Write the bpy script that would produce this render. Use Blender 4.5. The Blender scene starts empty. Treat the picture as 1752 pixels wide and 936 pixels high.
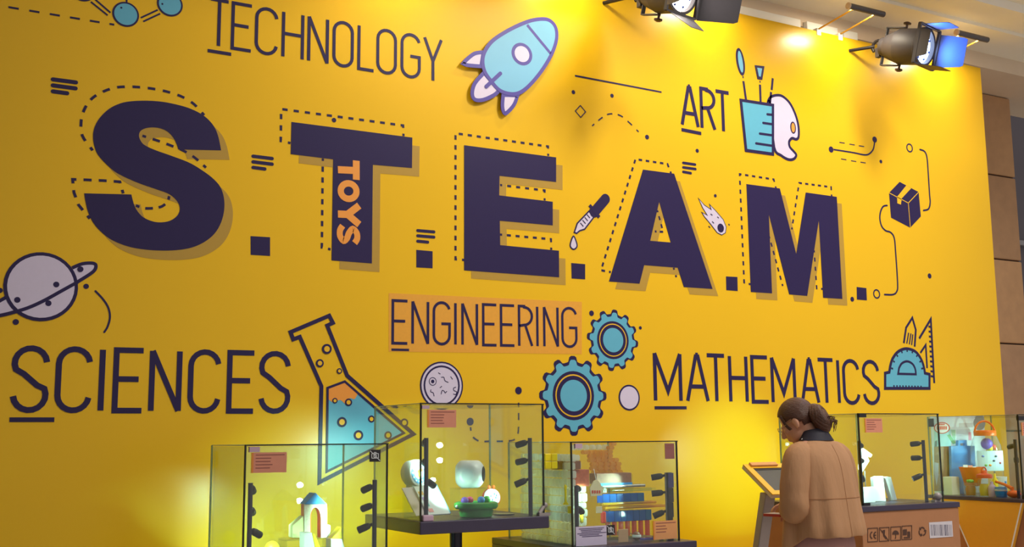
import bpy, bmesh, math, random
from mathutils import Vector, Matrix
from mathutils.geometry import tessellate_polygon
random.seed(7)
SC = bpy.context.scene
COL = SC.collection
PI = math.pi

# ------------------------------------------------------------------ camera
# wall face is the plane y=0 (x to the right, z up); the viewer stands at y=-5.6
CAM = Vector((0.0, -5.6, 1.4)); YAW, PIT, ROL, FPX = 0.51344, 0.145055, -0.00869, 1931.45
_f = Vector((math.sin(YAW)*math.cos(PIT), math.cos(YAW)*math.cos(PIT), math.sin(PIT)))
_r0 = Vector((math.cos(YAW), -math.sin(YAW), 0)); _u0 = _r0.cross(_f)
_r = _r0*math.cos(ROL)+_u0*math.sin(ROL); _u = -_r0*math.sin(ROL)+_u0*math.cos(ROL)
cd = bpy.data.cameras.new('camera'); cam = bpy.data.objects.new('camera', cd); COL.objects.link(cam)
cd.sensor_width = 36; cd.lens = FPX/1752*36; cd.clip_start = .05
m = Matrix((_r, _u, -_f)).transposed().to_4x4(); m.translation = CAM; cam.matrix_world = m
SC.camera = cam

# ------------------------------------------------------------------ world / exposure
w = bpy.data.worlds.new('world'); SC.world = w; w.use_nodes = True
bg = w.node_tree.nodes['Background']; bg.inputs[0].default_value = (1.0, .95, .90, 1); bg.inputs[1].default_value = .48
SC.view_settings.view_transform = 'Standard'; SC.view_settings.look = 'None'
SC.view_settings.gamma = 1; SC.view_settings.use_curve_mapping = False; SC.view_settings.exposure = 0.0
SC.cycles.transparent_max_bounces = 48
SC.cycles.max_bounces = 8
SC.cycles.sample_clamp_indirect = 6
FILL_W = 1560.0      # watts of the added fill light, high up and out of view
ARM_W = 7.5       # watts of one arm lamp over the wall
CASE_W = 26.0       # watts of one small lamp head in a display case
LED = (.55, 1.0, .80)
hd = bpy.data.lights.new('unseen_fill_light', 'SPOT'); hd.energy = FILL_W; hd.color = (1, .94, .84); hd.spot_size = math.radians(76); hd.spot_blend = 1.0; hd.shadow_soft_size = .75  # no known fixture: added out of view to brighten the yellow wall
hall = bpy.data.objects.new('unseen_fill_light', hd); COL.objects.link(hall); hall.location = (6.2, -4.7, 7.3)
hall.rotation_mode = 'QUATERNION'; hall.rotation_quaternion = (Vector((4.4, 0, 2.3))-Vector((6.2, -4.7, 7.3))).to_track_quat('-Z', 'Y')

# ------------------------------------------------------------------ pixel -> place
def ray(x, y): return _r*((x-876)/FPX)-_u*((y-468)/FPX)+_f
def q(x, y, Y):                       # point of that ray on the plane y=Y
    d = ray(x, y); return CAM+d*((Y-CAM.y)/d.y)
def ax(x, y, X):
    d = ray(x, y); return CAM+d*((X-CAM.x)/d.x)
def gz(x, y, Z):
    d = ray(x, y); return CAM+d*((Z-CAM.z)/d.z)
def wl(x, y):
    p = q(x, y, 0); return (p.x, p.z)
class Crop:                            # a region of the photo read at a larger scale
    def __init__(s, ox, oy, k): s.ox, s.oy, s.k = ox, oy, k
    def px(s, x, y): return (s.ox+x/s.k, s.oy+y/s.k)
    def w(s, *pts): return [wl(*s.px(x, y)) for x, y in pts]
    def one(s, x, y): return wl(*s.px(x, y))
    def q(s, x, y, Y): return q(*s.px(x, y), Y)
    def ax(s, x, y, X): return ax(*s.px(x, y), X)
    def gz(s, x, y, Z): return gz(*s.px(x, y), Z)

# ------------------------------------------------------------------ materials
def lin(c): return tuple(((v/255)/12.92 if v/255 <= .04045 else ((v/255+.055)/1.055)**2.4) for v in c)
MATS = {}
def mat(name, rgb, rough=.5, metal=0, var=.06, scale=40, emit=0, alpha=None, bump=0, spec=.5, stretch=None):
    if name in MATS: return MATS[name]
    m = bpy.data.materials.new(name); m.use_nodes = True; MATS[name] = m
    nt = m.node_tree; b = nt.nodes['Principled BSDF']
    c = lin(rgb)
    tc = nt.nodes.new('ShaderNodeTexCoord'); nz = nt.nodes.new('ShaderNodeTexNoise')
    nz.inputs['Scale'].default_value = scale; nz.inputs['Detail'].default_value = 4
    if stretch:
        mp = nt.nodes.new('ShaderNodeMapping'); mp.inputs['Scale'].default_value = stretch
        nt.links.new(tc.outputs['Object'], mp.inputs[0]); nt.links.new(mp.outputs[0], nz.inputs[0])
    else: nt.links.new(tc.outputs['Object'], nz.inputs[0])
    mx = nt.nodes.new('ShaderNodeMix'); mx.data_type = 'RGBA'
    mx.inputs['A'].default_value = (*[v*(1-var) for v in c], 1); mx.inputs['B'].default_value = (*[min(1, v*(1+var)) for v in c], 1)
    nt.links.new(nz.outputs['Fac'], mx.inputs['Factor']); nt.links.new(mx.outputs['Result'], b.inputs['Base Color'])
    b.inputs['Roughness'].default_value = rough; b.inputs['Metallic'].default_value = metal
    b.inputs['Specular IOR Level'].default_value = spec
    if emit:
        b.inputs['Emission Color'].default_value = (*c, 1); b.inputs['Emission Strength'].default_value = emit
    if bump:
        bn = nt.nodes.new('ShaderNodeBump'); bn.inputs['Strength'].default_value = bump; bn.inputs['Distance'].default_value = .01
        nt.links.new(nz.outputs['Fac'], bn.inputs['Height']); nt.links.new(bn.outputs[0], b.inputs['Normal'])
    return m
def glass(name, tint, ior=1.45, rough=0.0, body=0.0, bodycol=(1, 1, 1)):
    if name in MATS: return MATS[name]
    m = bpy.data.materials.new(name); m.use_nodes = True; MATS[name] = m
    nt = m.node_tree; nt.nodes.clear(); N = nt.nodes.new
    o = N('ShaderNodeOutputMaterial'); t = N('ShaderNodeBsdfTransparent'); g = N('ShaderNodeBsdfGlossy'); lw = N('ShaderNodeLayerWeight'); pw_ = N('ShaderNodeMath'); fr = N('ShaderNodeMath'); mx = N('ShaderNodeMixShader')
    t.inputs[0].default_value = (*tint, 1); g.inputs['Roughness'].default_value = rough; 
    f0 = ((ior-1)/(ior+1))**2; lw.inputs[0].default_value = .5        # Schlick reflectance, alike from both sides of the pane
    pw_.operation = 'POWER'; pw_.inputs[1].default_value = 5; nt.links.new(lw.outputs['Facing'], pw_.inputs[0])
    fr.operation = 'MULTIPLY_ADD'; fr.inputs[1].default_value = 1-f0; fr.inputs[2].default_value = f0; nt.links.new(pw_.outputs[0], fr.inputs[0])
    src = t
    if body:
        d = N('ShaderNodeBsdfTranslucent'); d2 = N('ShaderNodeBsdfDiffuse'); ad = N('ShaderNodeMixShader'); m2 = N('ShaderNodeMixShader')
        d.inputs[0].default_value = (*bodycol, 1); d2.inputs[0].default_value = (*bodycol, 1); ad.inputs[0].default_value = .5
        nt.links.new(d.outputs[0], ad.inputs[1]); nt.links.new(d2.outputs[0], ad.inputs[2])
        m2.inputs[0].default_value = body; nt.links.new(t.outputs[0], m2.inputs[1]); nt.links.new(ad.outputs[0], m2.inputs[2]); src = m2
    nt.links.new(fr.outputs[0], mx.inputs[0]); nt.links.new(src.outputs[0], mx.inputs[1]); nt.links.new(g.outputs[0], mx.inputs[2]); nt.links.new(mx.outputs[0], o.inputs[0])
    return m
YEL = mat('yellow_wall_paint', (246, 194, 22), .27, var=.02, scale=1.5, spec=.36)
NAVY = mat('navy_print', (43, 31, 80), .34, var=.05, spec=.3)
SHAD = mat('olive_print', (190, 150, 54), .32, var=.03)
PATCH = mat('orange_yellow_patch', (240, 168, 46), .5, var=.08, scale=60)
TEAL = mat('teal_print', (98, 182, 212), .35, var=.03)
WHITEP = mat('pale_lilac_print', (222, 210, 236), .4, var=.03)
ORANGEP = mat('orange_print', (250, 160, 60), .4, var=.03)
VIOLET = mat('violet_print', (72, 56, 158), .35, var=.04)
SKYB = mat('sky_blue_print', (120, 190, 226), .35, var=.05, scale=8)
YELP = mat('yellow_print', (246, 192, 28), .35, var=.02)
BLACK = mat('black_metal', (38, 32, 58), .4, var=.1)
DARK = mat('dark_plastic', (30, 26, 34), .45, var=.1)
GREY = mat('grey_metal', (158, 150, 150), .45, .2, var=.06)
CANM = mat('lamp_can_metal', (62, 58, 62), .6, .0, var=.08)
WHITE = mat('white_plastic', (236, 240, 244), .35, var=.02)
CREAM = mat('cream_plaster', (254, 248, 234), .8, var=.03, scale=6, bump=.03)
TAN = mat('tan_plaster', (228, 208, 184), .8, var=.05, scale=6)
TRIMW = mat('white_trim', (240, 238, 232), .6, var=.02)
STONE = [mat('stone_%d' % i, c, .75, var=.18, scale=9, bump=.25) for i, c in enumerate([(186, 144, 104), (176, 136, 100), (194, 150, 108), (182, 142, 108)])]
CARD = mat('cardboard', (176, 122, 84), .8, var=.06, scale=20)
CARDD = mat('cardboard_ink', (78, 50, 40), .8, var=.08)
SLAB = mat('dark_slab', (62, 54, 78), .35, var=.08)
FLOORM = mat('floor_tile', (214, 204, 190), .4, var=.08, scale=4)
GLASS = glass('case_glass', (.945, .985, .955), 1.62)
ACRYL = glass('clear_acrylic', (.93, .97, .95), 1.45)
CLEARB = glass('clear_block_glass', (.9, .95, .92), 1.6, .05, .55, (1, 1, .98))
AMBER = glass('amber_block_glass', (.97, .68, .12), 1.7, .05, .5, (.97, .63, .05))
BLUEB = glass('blue_block_glass', (.1, .38, .9), 1.45, .1, .45, (.05, .3, .85))
REDB = glass('red_block_glass', (.9, .3, .12), 1.45, .1, .4, (.85, .25, .08))
SEAM = mat('black_seam', (18, 22, 18), .4)
SEAMG = glass('glass_edge_green', (.55, .66, .58), 1.45, .1, .5, (.45, .55, .48))
LENS = mat('cool_led_lens', (205, 250, 255), .3, emit=14)
STICK = mat('pink_brown_sticker', (222, 146, 120), .5, var=.06)
STICKO = mat('orange_sticker_edge', (226, 140, 60), .5)
INKB = mat('sticker_ink', (150, 88, 78), .6)
LILAC = mat('lilac_tag', (200, 168, 190), .4)

# ------------------------------------------------------------------ mesh helpers
class MB:
    def __init__(s): s.v, s.f = [], []
    def add(s, vs, fs):
        n = len(s.v); s.v += [Vector(p) for p in vs]; s.f += [[i+n for i in f] for f in fs]; return s
    def box(s, a, b):
        x0, y0, z0 = [min(a[i], b[i]) for i in range(3)]; x1, y1, z1 = [max(a[i], b[i]) for i in range(3)]
        return s.add([(x0,y0,z0),(x1,y0,z0),(x1,y1,z0),(x0,y1,z0),(x0,y0,z1),(x1,y0,z1),(x1,y1,z1),(x0,y1,z1)],
                     [(0,3,2,1),(4,5,6,7),(0,1,5,4),(1,2,6,5),(2,3,7,6),(3,0,4,7)])
    def obox(s, c, ex, ey, ez):        # oriented box from its centre and three half vectors
        c, ex, ey, ez = Vector(c), Vector(ex), Vector(ey), Vector(ez)
        vs = [c+ex*i+ey*j+ez*k for k in (-1, 1) for j in (-1, 1) for i in (-1, 1)]
        return s.add(vs, [(0,2,3,1),(4,5,7,6),(0,1,5,4),(1,3,7,5),(3,2,6,7),(2,0,4,6)])
    def rings(s, rings, cap=True):
        n = len(rings[0]); vs = [p for r in rings for p in r]; fs = []
        for i in range(len(rings)-1):
            for j in range(n): fs.append((i*n+j, i*n+(j+1) % n, (i+1)*n+(j+1) % n, (i+1)*n+j))
        if cap: fs.append(tuple(range(n))[::-1]); fs.append(tuple((len(rings)-1)*n+j for j in range(n)))
        return s.add(vs, fs)
    def lathe(s, c, axis, prof, n=24, ex=None, cap=True):      # prof: (radius, distance along axis)
        a = Vector(axis).normalized(); e = Vector(ex) if ex else (Vector((0, 0, 1)) if abs(a.z) < .9 else Vector((1, 0, 0)))
        e = (e-a*e.dot(a)).normalized(); g = a.cross(e); c = Vector(c)
        return s.rings([[c+a*h+(e*math.cos(2*PI*j/n)+g*math.sin(2*PI*j/n))*max(r, 1e-4) for j in range(n)] for r, h in prof], cap)
    def tube(s, pts, r, n=10):
        pts = [Vector(p) for p in pts]; R = r if isinstance(r, (list, tuple)) else [r]*len(pts)
        rg = []; e = None
        for i, p in enumerate(pts):
            d = (pts[min(i+1, len(pts)-1)]-pts[max(i-1, 0)]).normalized()
            if e is None: e = Vector((0, 0, 1)) if abs(d.z) < .9 else Vector((1, 0, 0))
            e = (e-d*e.dot(d)).normalized(); g = d.cross(e)
            rg.append([p+(e*math.cos(2*PI*j/n)+g*math.sin(2*PI*j/n))*R[i] for j in range(n)])
        return s.rings(rg)
    def ball(s, c, r, n=20, m=12, rot=None):
        r = Vector((r, r, r)) if isinstance(r, (int, float)) else Vector(r); c = Vector(c); rg = []
        for i in range(m+1):
            t = PI*i/m; t = min(max(t, .02), PI-.02)
            ring = []
            for j in range(n):
                p = Vector((math.sin(t)*math.cos(2*PI*j/n)*r.x, math.sin(t)*math.sin(2*PI*j/n)*r.y, -math.cos(t)*r.z))
                ring.append(c+(rot @ p if rot else p))
            rg.append(ring)
        return s.rings(rg)
    def prism(s, pts, axis, holes=()):                          # closed outline (3D points) pushed along axis
        axis = Vector(axis); loops = [[Vector(p) for p in pts]]+[[Vector(p) for p in h] for h in holes]
        tris = tessellate_polygon(loops); flat = [p for l in loops for p in l]; n = len(flat)
        fs = [tuple(t) for t in tris]+[tuple(i+n for i in t) for t in tris]; o = 0
        for l in loops:
            k = len(l); fs += [(o+i, o+(i+1) % k, n+o+(i+1) % k, n+o+i) for i in range(k)]; o += k
        return s.add(flat+[p+axis for p in flat], fs)
    def build(s, name, mt, parent=None, smooth=False, bev=0, org=None):
        o0 = Vector(org) if org is not None else (Vector(parent['_o']) if parent is not None and '_o' in parent else Vector((0, 0, 0)))
        me = bpy.data.meshes.new(name); me.from_pydata([tuple(v-o0) for v in s.v], [], s.f)
        bm = bmesh.new(); bm.from_mesh(me); bmesh.ops.recalc_face_normals(bm, faces=bm.faces); bm.to_mesh(me); bm.free()
        me.materials.append(mt)
        o = bpy.data.objects.new(name, me); COL.objects.link(o)
        if smooth:
            me.polygons.foreach_set('use_smooth', [True]*len(me.polygons))
            try: me.set_sharp_from_angle(angle=math.radians(50))
            except Exception: pass
        if bev:
            bv = o.modifiers.new('bevel', 'BEVEL'); bv.width = bev; bv.segments = 2; bv.limit_method = 'ANGLE'
        if parent is not None:
            o.parent = parent
            o['_o'] = [0.0, 0.0, 0.0] if False else list(o0)
        else:
            o.location = o0; o['_o'] = list(o0)
        return o
def thing(name, label, cat, loc, group=None):
    o = bpy.data.objects.new(name, None); COL.objects.link(o); o.location = loc; o.empty_display_size = .05
    o['label'] = label; o['category'] = cat; o['_o'] = list(loc)
    if group: o['group'] = group
    return o
def tag(o, label, cat, group=None):
    o['label'] = label; o['category'] = cat
    if group: o['group'] = group
    return o
def struct(name, mb, mt, **k):
    o = mb.build(name, mt, **k); o['kind'] = 'structure'; return o
def light(name, kind, loc, to, energy, color, parent=None, **k):
    d = bpy.data.lights.new(name, kind); d.energy = energy; d.color = color
    for a, b in k.items(): setattr(d, a, b)
    o = bpy.data.objects.new(name, d); COL.objects.link(o)
    dr = (Vector(to)-Vector(loc)).normalized()
    o.rotation_mode = 'QUATERNION'; o.rotation_quaternion = dr.to_track_quat('-Z', 'Y')
    if parent is not None: o.parent = parent; o.location = Vector(loc)-Vector(parent['_o'])
    else: o.location = loc
    return o
def spline(pts, n=6, closed=False):
    P = [Vector(p) for p in pts]; out = []; k = len(P)
    rng = range(k) if closed else range(k-1)
    for i in rng:
        g = (lambda j: P[j % k]) if closed else (lambda j: P[min(max(j, 0), k-1)])
        a, b, c, d = g(i-1), g(i), g(i+1), g(i+2)
        for t in range(n):
            t /= n; out.append(.5*((2*b)+(c-a)*t+(2*a-5*b+4*c-d)*t*t+(3*b-a-3*c+d)*t*t*t))
    if not closed: out.append(P[-1])
    return [tuple(p) for p in out]

# ------------------------------------------------------------------ the setting
b = MB().box((-3, -9, -.05), (14, 6, 0)); struct('floor', b, FLOORM)
WT = 4.232
wall = struct('wall_back', MB().box((-.34, 0, 0), (7.374, .06, WT)), YEL)
wall['label'] = 'tall yellow exhibition wall printed with navy lettering and science drawings'
wl_ = struct('unseen_shade_wall', MB().box((-.34, -4.6, 0), (-.26, -.001, 4.9)), mat('shade_wall_dark', (58, 50, 46), .7))  # added out of view to block ambient light and darken the wall's left end
# bulkhead over and behind the wall: stepped profile running along x
def band(name, pts, mt, x0=-2, x1=14):
    mb = MB(); mb.prism([(x0, y, z) for y, z in pts], (x1-x0, 0, 0)); return struct(name, mb, mt)
band('trim_1', [(.1, 4.293), (.9, 4.293), (.9, 4.45), (.1, 4.45)], TAN)
band('ceiling', [(.1, 4.416), (-.283, 4.416), (-.283, 4.44), (-.56, 4.447), (-.58, 4.50), (-1.0, 4.53), (-1.0, 4.9), (.1, 4.9)], CREAM)
for i, (xa, xb) in enumerate(((4.9, 5.56), (5.62, 5.92), (5.98, 6.12))):
    struct('trim_%d' % (i+2), MB().box((xa, .062, 4.15), (xb, .0995, 4.322)), TRIMW, bev=.004)
# stone pier right of the wall
colx0 = 7.45; YC = .55; cx1 = q(1727, 167, YC).x
pier = struct('wall_right', MB().box((colx0, YC+.02, 0), (cx1-.01, YC+.5, 4.29)), mat('pier_mortar', (70, 52, 40), .9))
pier['label'] = 'brown stone clad pier standing behind the right edge of the yellow wall'
zs = [4.29]+[q(*p, YC).z for p in ((1705, 300), (1712, 444), (1718, 588))]; zs += [zs[-1]-.72, zs[-1]-1.44, 0]
for i in range(len(zs)-1):
    MB().box((colx0, YC, zs[i+1]+.008), (cx1, YC+.3, zs[i]-.004)).build('stone_block', STONE[i % 4], pier, bev=.008)
# far hall seen past the pier
far = struct('wall_far', MB().box((8.2, 3.5, 0), (18, 3.6, 7)), mat('far_hall_grey', (92, 84, 92), .6, var=.15, scale=2))
for z, h in ((3.75, .06), (2.9, .04)):
    MB().box((8.3, 3.44, z), (14, 3.5, z+h)).build('ledge', mat('far_ledge', (150, 146, 150), .5), far)
MB().box((9.0, 3.43, 2.35), (9.9, 3.5, 2.55)).build('lit_panel', mat('violet_lit_panel', (130, 120, 230), .4, emit=.8), far)

# ------------------------------------------------------------------ wall graphics
YB0 = .0003                             # film stands this far off the wall
def stroke_mesh(mb, pts, w, yf, closed=False, cap='butt'):
    P = [Vector(p) for p in pts]
    P = [p for i, p in enumerate(P) if i == 0 or (p-P[i-1]).length > 1e-5]
    if closed and (P[0]-P[-1]).length < 1e-5: P.pop()
    n = len(P); h = w/2; L, R = [], []
    if n < 2: return
    for i in range(n):
        a = P[i-1] if (i > 0 or closed) else None; c = P[(i+1) % n] if (i < n-1 or closed) else None
        d1 = (P[i]-a).normalized() if a is not None else None; d2 = (c-P[i]).normalized() if c is not None else None
        if d1 is None: d1 = d2
        if d2 is None: d2 = d1
        t = d1+d2
        t = t.normalized() if t.length > 1e-4 else d1
        nn = Vector((-t.y, t.x)); k = 1/max(.34, nn.dot(Vector((-d1.y, d1.x))))
        L.append(P[i]+nn*h*k); R.append(P[i]-nn*h*k)
    vs = []; fs = []
    for i in range(n):
        for p in (L[i], R[i]): vs += [(p.x, yf-YB0, p.y), (p.x, -YB0, p.y)]
    for i in range(n if closed else n-1):
        a, b = i*4, ((i+1) % n)*4
        fs += [(a, b, b+2, a+2), (a, a+1, b+1, b), (a+2, b+2, b+3, a+3)]
    if not closed: fs += [(0, 2, 3, 1), (n*4-4, n*4-3, n*4-1, n*4-2)]
    mb.add(vs, fs)
    if cap == 'round' and not closed:
        for i_, p in enumerate((P[0], P[-1])): disc_mesh(mb, p, h, h, yf-.00012*(i_+1), n=16)
def disc_mesh(mb, c, rx, rz, yf, n=28, rot=0):
    pts = []
    for j in range(n):
        x, z = rx*math.cos(2*PI*j/n), rz*math.sin(2*PI*j/n)
        pts.append((c[0]+x*math.cos(rot)-z*math.sin(rot), c[1]+x*math.sin(rot)+z*math.cos(rot)))
    fill_mesh(mb, pts, yf)
def ell(c, rx, rz, n=36, rot=0):
    return [(c[0]+rx*math.cos(2*PI*j/n)*math.cos(rot)-rz*math.sin(2*PI*j/n)*math.sin(rot), c[1]+rx*math.cos(2*PI*j/n)*math.sin(rot)+rz*math.sin(2*PI*j/n)*math.cos(rot)) for j in range(n)]
def fill_mesh(mb, pts, yf, holes=()):
    mb.prism([(x, yf-YB0, z) for x, z in pts], (0, -yf, 0), [[(x, yf-YB0, z) for x, z in h] for h in holes])
def dash_mesh(mb, pts, w, yf, dash, gap, closed=False):
    P = [Vector(p) for p in pts]+([Vector(pts[0])] if closed else [])
    d = [0]
    for i in range(1, len(P)): d.append(d[-1]+(P[i]-P[i-1]).length)
    def at(s):
        s = min(max(s, 0), d[-1])
        for i in range(1, len(P)):
            if s <= d[i]: return P[i-1].lerp(P[i], (s-d[i-1])/max(d[i]-d[i-1], 1e-9))
        return P[-1]
    n = max(1, round(d[-1]/(dash+gap))); per = d[-1]/n
    for k in range(n+1):
        a, e = max(k*per-dash/2, 0), min(k*per+dash/2, d[-1])
        if e-a < dash*.2: continue
        seg = [at(a)]+[P[i] for i in range(len(P)) if a+1e-4 < d[i] < e-1e-4]+[at(e)]
        stroke_mesh(mb, seg, w, yf)
LY = .0006                              # one layer of film
class Decal:
    def __init__(s, name, label, cat='wall graphic', group=None, lift=0.0):
        s.name, s.label, s.cat, s.group, s.lift = name, label, cat, group, lift; s.parts = {}; s.order = []
    def _p(s, part, mt, sep):
        k = (part, mt.name, len(s.order) if sep else 0)
        if k not in s.parts: s.parts[k] = (MB(), mt, part); s.order.append(k)
        return s.parts[k][0]
    def fill(s, part, pts, mt, layer=1, holes=(), sep=False): fill_mesh(s._p(part, mt, sep), pts, -LY*layer, holes); return s
    def stroke(s, part, pts, w, mt, layer=1, closed=False, cap='butt', sep=False): stroke_mesh(s._p(part, mt, sep), pts, w, -LY*layer, closed, cap); return s
    def disc(s, part, c, rx, rz, mt, layer=1, rot=0, sep=False): fill_mesh(s._p(part, mt, sep), ell(c, rx, rz, rot=rot), -LY*layer); return s
    def ring(s, part, c, rx, rz, w, mt, layer=1, sep=False):
        fill_mesh(s._p(part, mt, sep), ell(c, rx+w/2, rz+w/2), -LY*layer, [ell(c, rx-w/2, rz-w/2)[::-1]]); return s
    def dash(s, part, pts, w, mt, layer=1, dash=.032, gap=.03, closed=False): dash_mesh(s._p(part, mt, False), pts, w, -LY*layer, dash, gap, closed); return s
    def done(s):
        vs = [v for mb, _, _ in s.parts.values() for v in mb.v]
        cx = (min(v.x for v in vs)+max(v.x for v in vs))/2; z0 = min(v.z for v in vs)
        root = thing(s.name, s.label, s.cat, (cx, -s.lift, z0), s.group)
        for k in s.order:
            mb, mt, part = s.parts[k]
            if s.lift: mb.v = [Vector((v.x, v.y-s.lift, v.z)) for v in mb.v]
            o = mb.build(part, mt, root)
            if part in ('dashed_outline', 'dashes', 'scale_mark', 'speck', 'spark', 'squiggle', 'pencil_line', 'tick', 'edge_line', 'crater', 'ferrule'): o['kind'] = 'stuff'
        return root

c1, c2, c3, c4, c5 = Crop(0, 0, 3.12), Crop(340, 0, 3.12), Crop(740, 0, 3.12), Crop(1080, 0, 3.12), Crop(1360, 0, 3.12)
c6, c7, c8, cA, cM = Crop(0, 270, 3.12), Crop(400, 170, 3.02), Crop(700, 200, 2.925), Crop(1000, 230, 3.12), Crop(1240, 220, 2.926)
cS, cF, cE, cT = Crop(0, 540, 3.369), Crop(460, 520, 2.8375), Crop(650, 490, 3.466), Crop(1060, 520, 2.532)
ONE = Crop(0, 0, 1)
SDX, SDZ = .045, -.044
def big_letter(ch, label, outline, holes, dashes, dash=.03, gap=.031, extra=None):
    D = Decal('letter_cutout', label, 'letter', 'big letters of the title')
    D.fill('drop_shadow', [(x+SDX, z+SDZ) for x, z in outline], SHAD, 1, [[(x+SDX, z+SDZ) for x, z in h] for h in holes])
    for ds in dashes: D.dash('dashed_outline', ds, .0130, NAVY, 2, dash, gap)
    D.fill('letter_face', outline, NAVY, 3, holes)
    if extra: extra(D)
    return D.done()
S_up = [(1180,803),(1165,730),(1140,672),(1090,620),(1020,582),(940,558),(860,543),(780,538),(700,541),(640,553),(580,583),(530,633),(503,685),(497,740),(510,800)]
S_lo = [(535,0),(590,55),(640,90),(740,135),(840,170),(905,195),(948,235),(960,275),(945,310),(905,337),(850,345),(800,335),(755,310),(720,262),(701,196)]
S_lo2 = [(450,190),(455,225),(470,288),(500,350),(545,400),(600,440),(680,472),(760,488),(850,495),(940,493),(1020,480),(1090,450),(1145,405),(1180,345),(1196,280),(1195,215),(1175,155),(1130,105),(1060,55),(1000,22)]
S_in = [(900,827),(840,806),(790,785),(760,765),(742,730),(750,700),(785,683),(840,682),(890,700),(925,735),(945,775),(952,798)]
S1 = spline(c1.w(*S_up)+c6.w(*S_lo), 4); S2 = spline(c6.w(*S_lo2)+c1.w(*S_in), 4)
big_letter('S', 'huge navy capital S with dashed outline, leftmost letter of the title', S1+S2, [], [
    spline(c1.w((495,803),(440,725),(433,655),(448,590),(487,530),(545,492),(615,468),(688,463),(762,467),(835,477),(905,493),(975,518),(1037,557),(1090,615)), 5),
    spline(c1.w((760,725),(845,752),(915,778),(980,805),(1040,842),(1100,895)), 5),
    spline(c6.w((903,205),(893,235),(855,263),(778,270),(725,255)), 5),
    c6.w((480,325),(420,252),(395,185),(388,115),(470,118),(557,122),(640,128),(658,190))], .036, .037)
def toys(D):
    def cell(u0, u1):                       # the word runs down the stem: u down, v towards the right
        a, b_, c_ = c7.one(537, 312+u0), c7.one(647, 318+u0), c7.one(537, 312+u1)
        A = Vector(a); ev = Vector(b_)-A; eu = Vector(c_)-A
        return lambda u, v: tuple(A+eu*u+ev*v)
    th = .039
    f = cell(0, 100); D.stroke('letter_t', [f(0, .86), f(1, .86)], th, ORANGEP, 5, sep=True); D.stroke('letter_t', [f(.52, .86), f(.52, 0)], th, ORANGEP, 5.2); 
    f = cell(104, 216); D.stroke('letter_o', [f(.5+.36*math.cos(t*2*PI/28), .5+.37*math.sin(t*2*PI/28)) for t in range(28)], th*.9, ORANGEP, 5, closed=True)
    f = cell(222, 340); D.stroke('letter_y', [f(.08, 1.0), f(.5, .45), f(.92, 1.0)], th, ORANGEP, 5); D.stroke('letter_y', [f(.5, .5), f(.5, 0)], th, ORANGEP, 5.2)
    f = cell(334, 434); D.stroke('letter_s', spline([f(.93, .78), f(.7, .9), f(.4, .88), f(.2, .7), f(.42, .52), f(.7, .42), f(.84, .26), f(.6, .1), f(.3, .1), f(.06, .22)], 4), th*.86, ORANGEP, 5)
big_letter('T', 'huge navy capital T with the orange word TOYS on its stem', c7.w((298,117),(922,198),(920,355),(718,338),(713,848),(505,832),(513,310),(294,283)), [], [
    c7.w((500,775),(455,765),(460,305)), c7.w((293,226),(243,215),(245,50),(875,135),(877,190))], .028, .032, toys)
big_letter('E', 'huge navy capital E under the rocket, third letter of the title', c8.w((275,142),(735,203),(735,326),(452,295),(450,393),(718,425),(718,543),(453,520),(455,642),(749,670),(750,803),(275,768)), [], [
    c8.w((275,716),(232,712),(232,82),(695,148),(696,195)), c8.w((455,341),(678,368),(678,418)), c8.w((455,589),(710,612),(711,665))], .026, .032)
big_letter('A', 'huge navy capital A between the pipette and the comet', cA.w((312,188),(478,210),(683,825),(530,815),(497,712),(318,698),(293,797),(130,785)), [cA.w((398,360),(460,577),(350,568))], [
    cA.w((140,735),(88,725),(272,132),(443,158),(462,208)), cA.w((388,405),(420,520),(375,518)), cA.w((475,712),(490,762))], .026, .03)
big_letter('M', 'huge navy capital M, rightmost letter of the title', cM.w((108,278),(275,300),(357,628),(405,320),(560,342),(588,853),(492,847),(470,460),(412,838),(322,830),(220,430),(236,825),(130,818)), [], [
    cA.w((885,800),(852,790),(828,212),(1010,240),(1022,288)), cM.w((335,505),(372,272),(532,293),(535,340)), cM.w((222,540),(290,788)), cM.w((447,610),(460,800),(490,803))], .028, .032)
PER = [((428.8,404),(462,406),(462,438),(429,436)), ((712.3,427.5),(740,430),(740,459),(712.3,457.5)), ((977.3,450),(1001,452),(1001,478),(978,476.5)),
       ((1242,473),(1261.5,474),(1262,498),(1242.5,496.5)), ((1465.6,491),(1482,493),(1483,514),(1466,512.5))]
for pts, lb in zip(PER, ('big letters S and T', 'big letters T and E', 'big letters E and A, under the pipette', 'big letters A and M', 'big letter M and a small ring')):
    Decal('full_stop', 'square navy full stop between '+lb, 'full stop', 'full stops of the title').fill('square', ONE.w(*pts), NAVY, 2).done()

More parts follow.
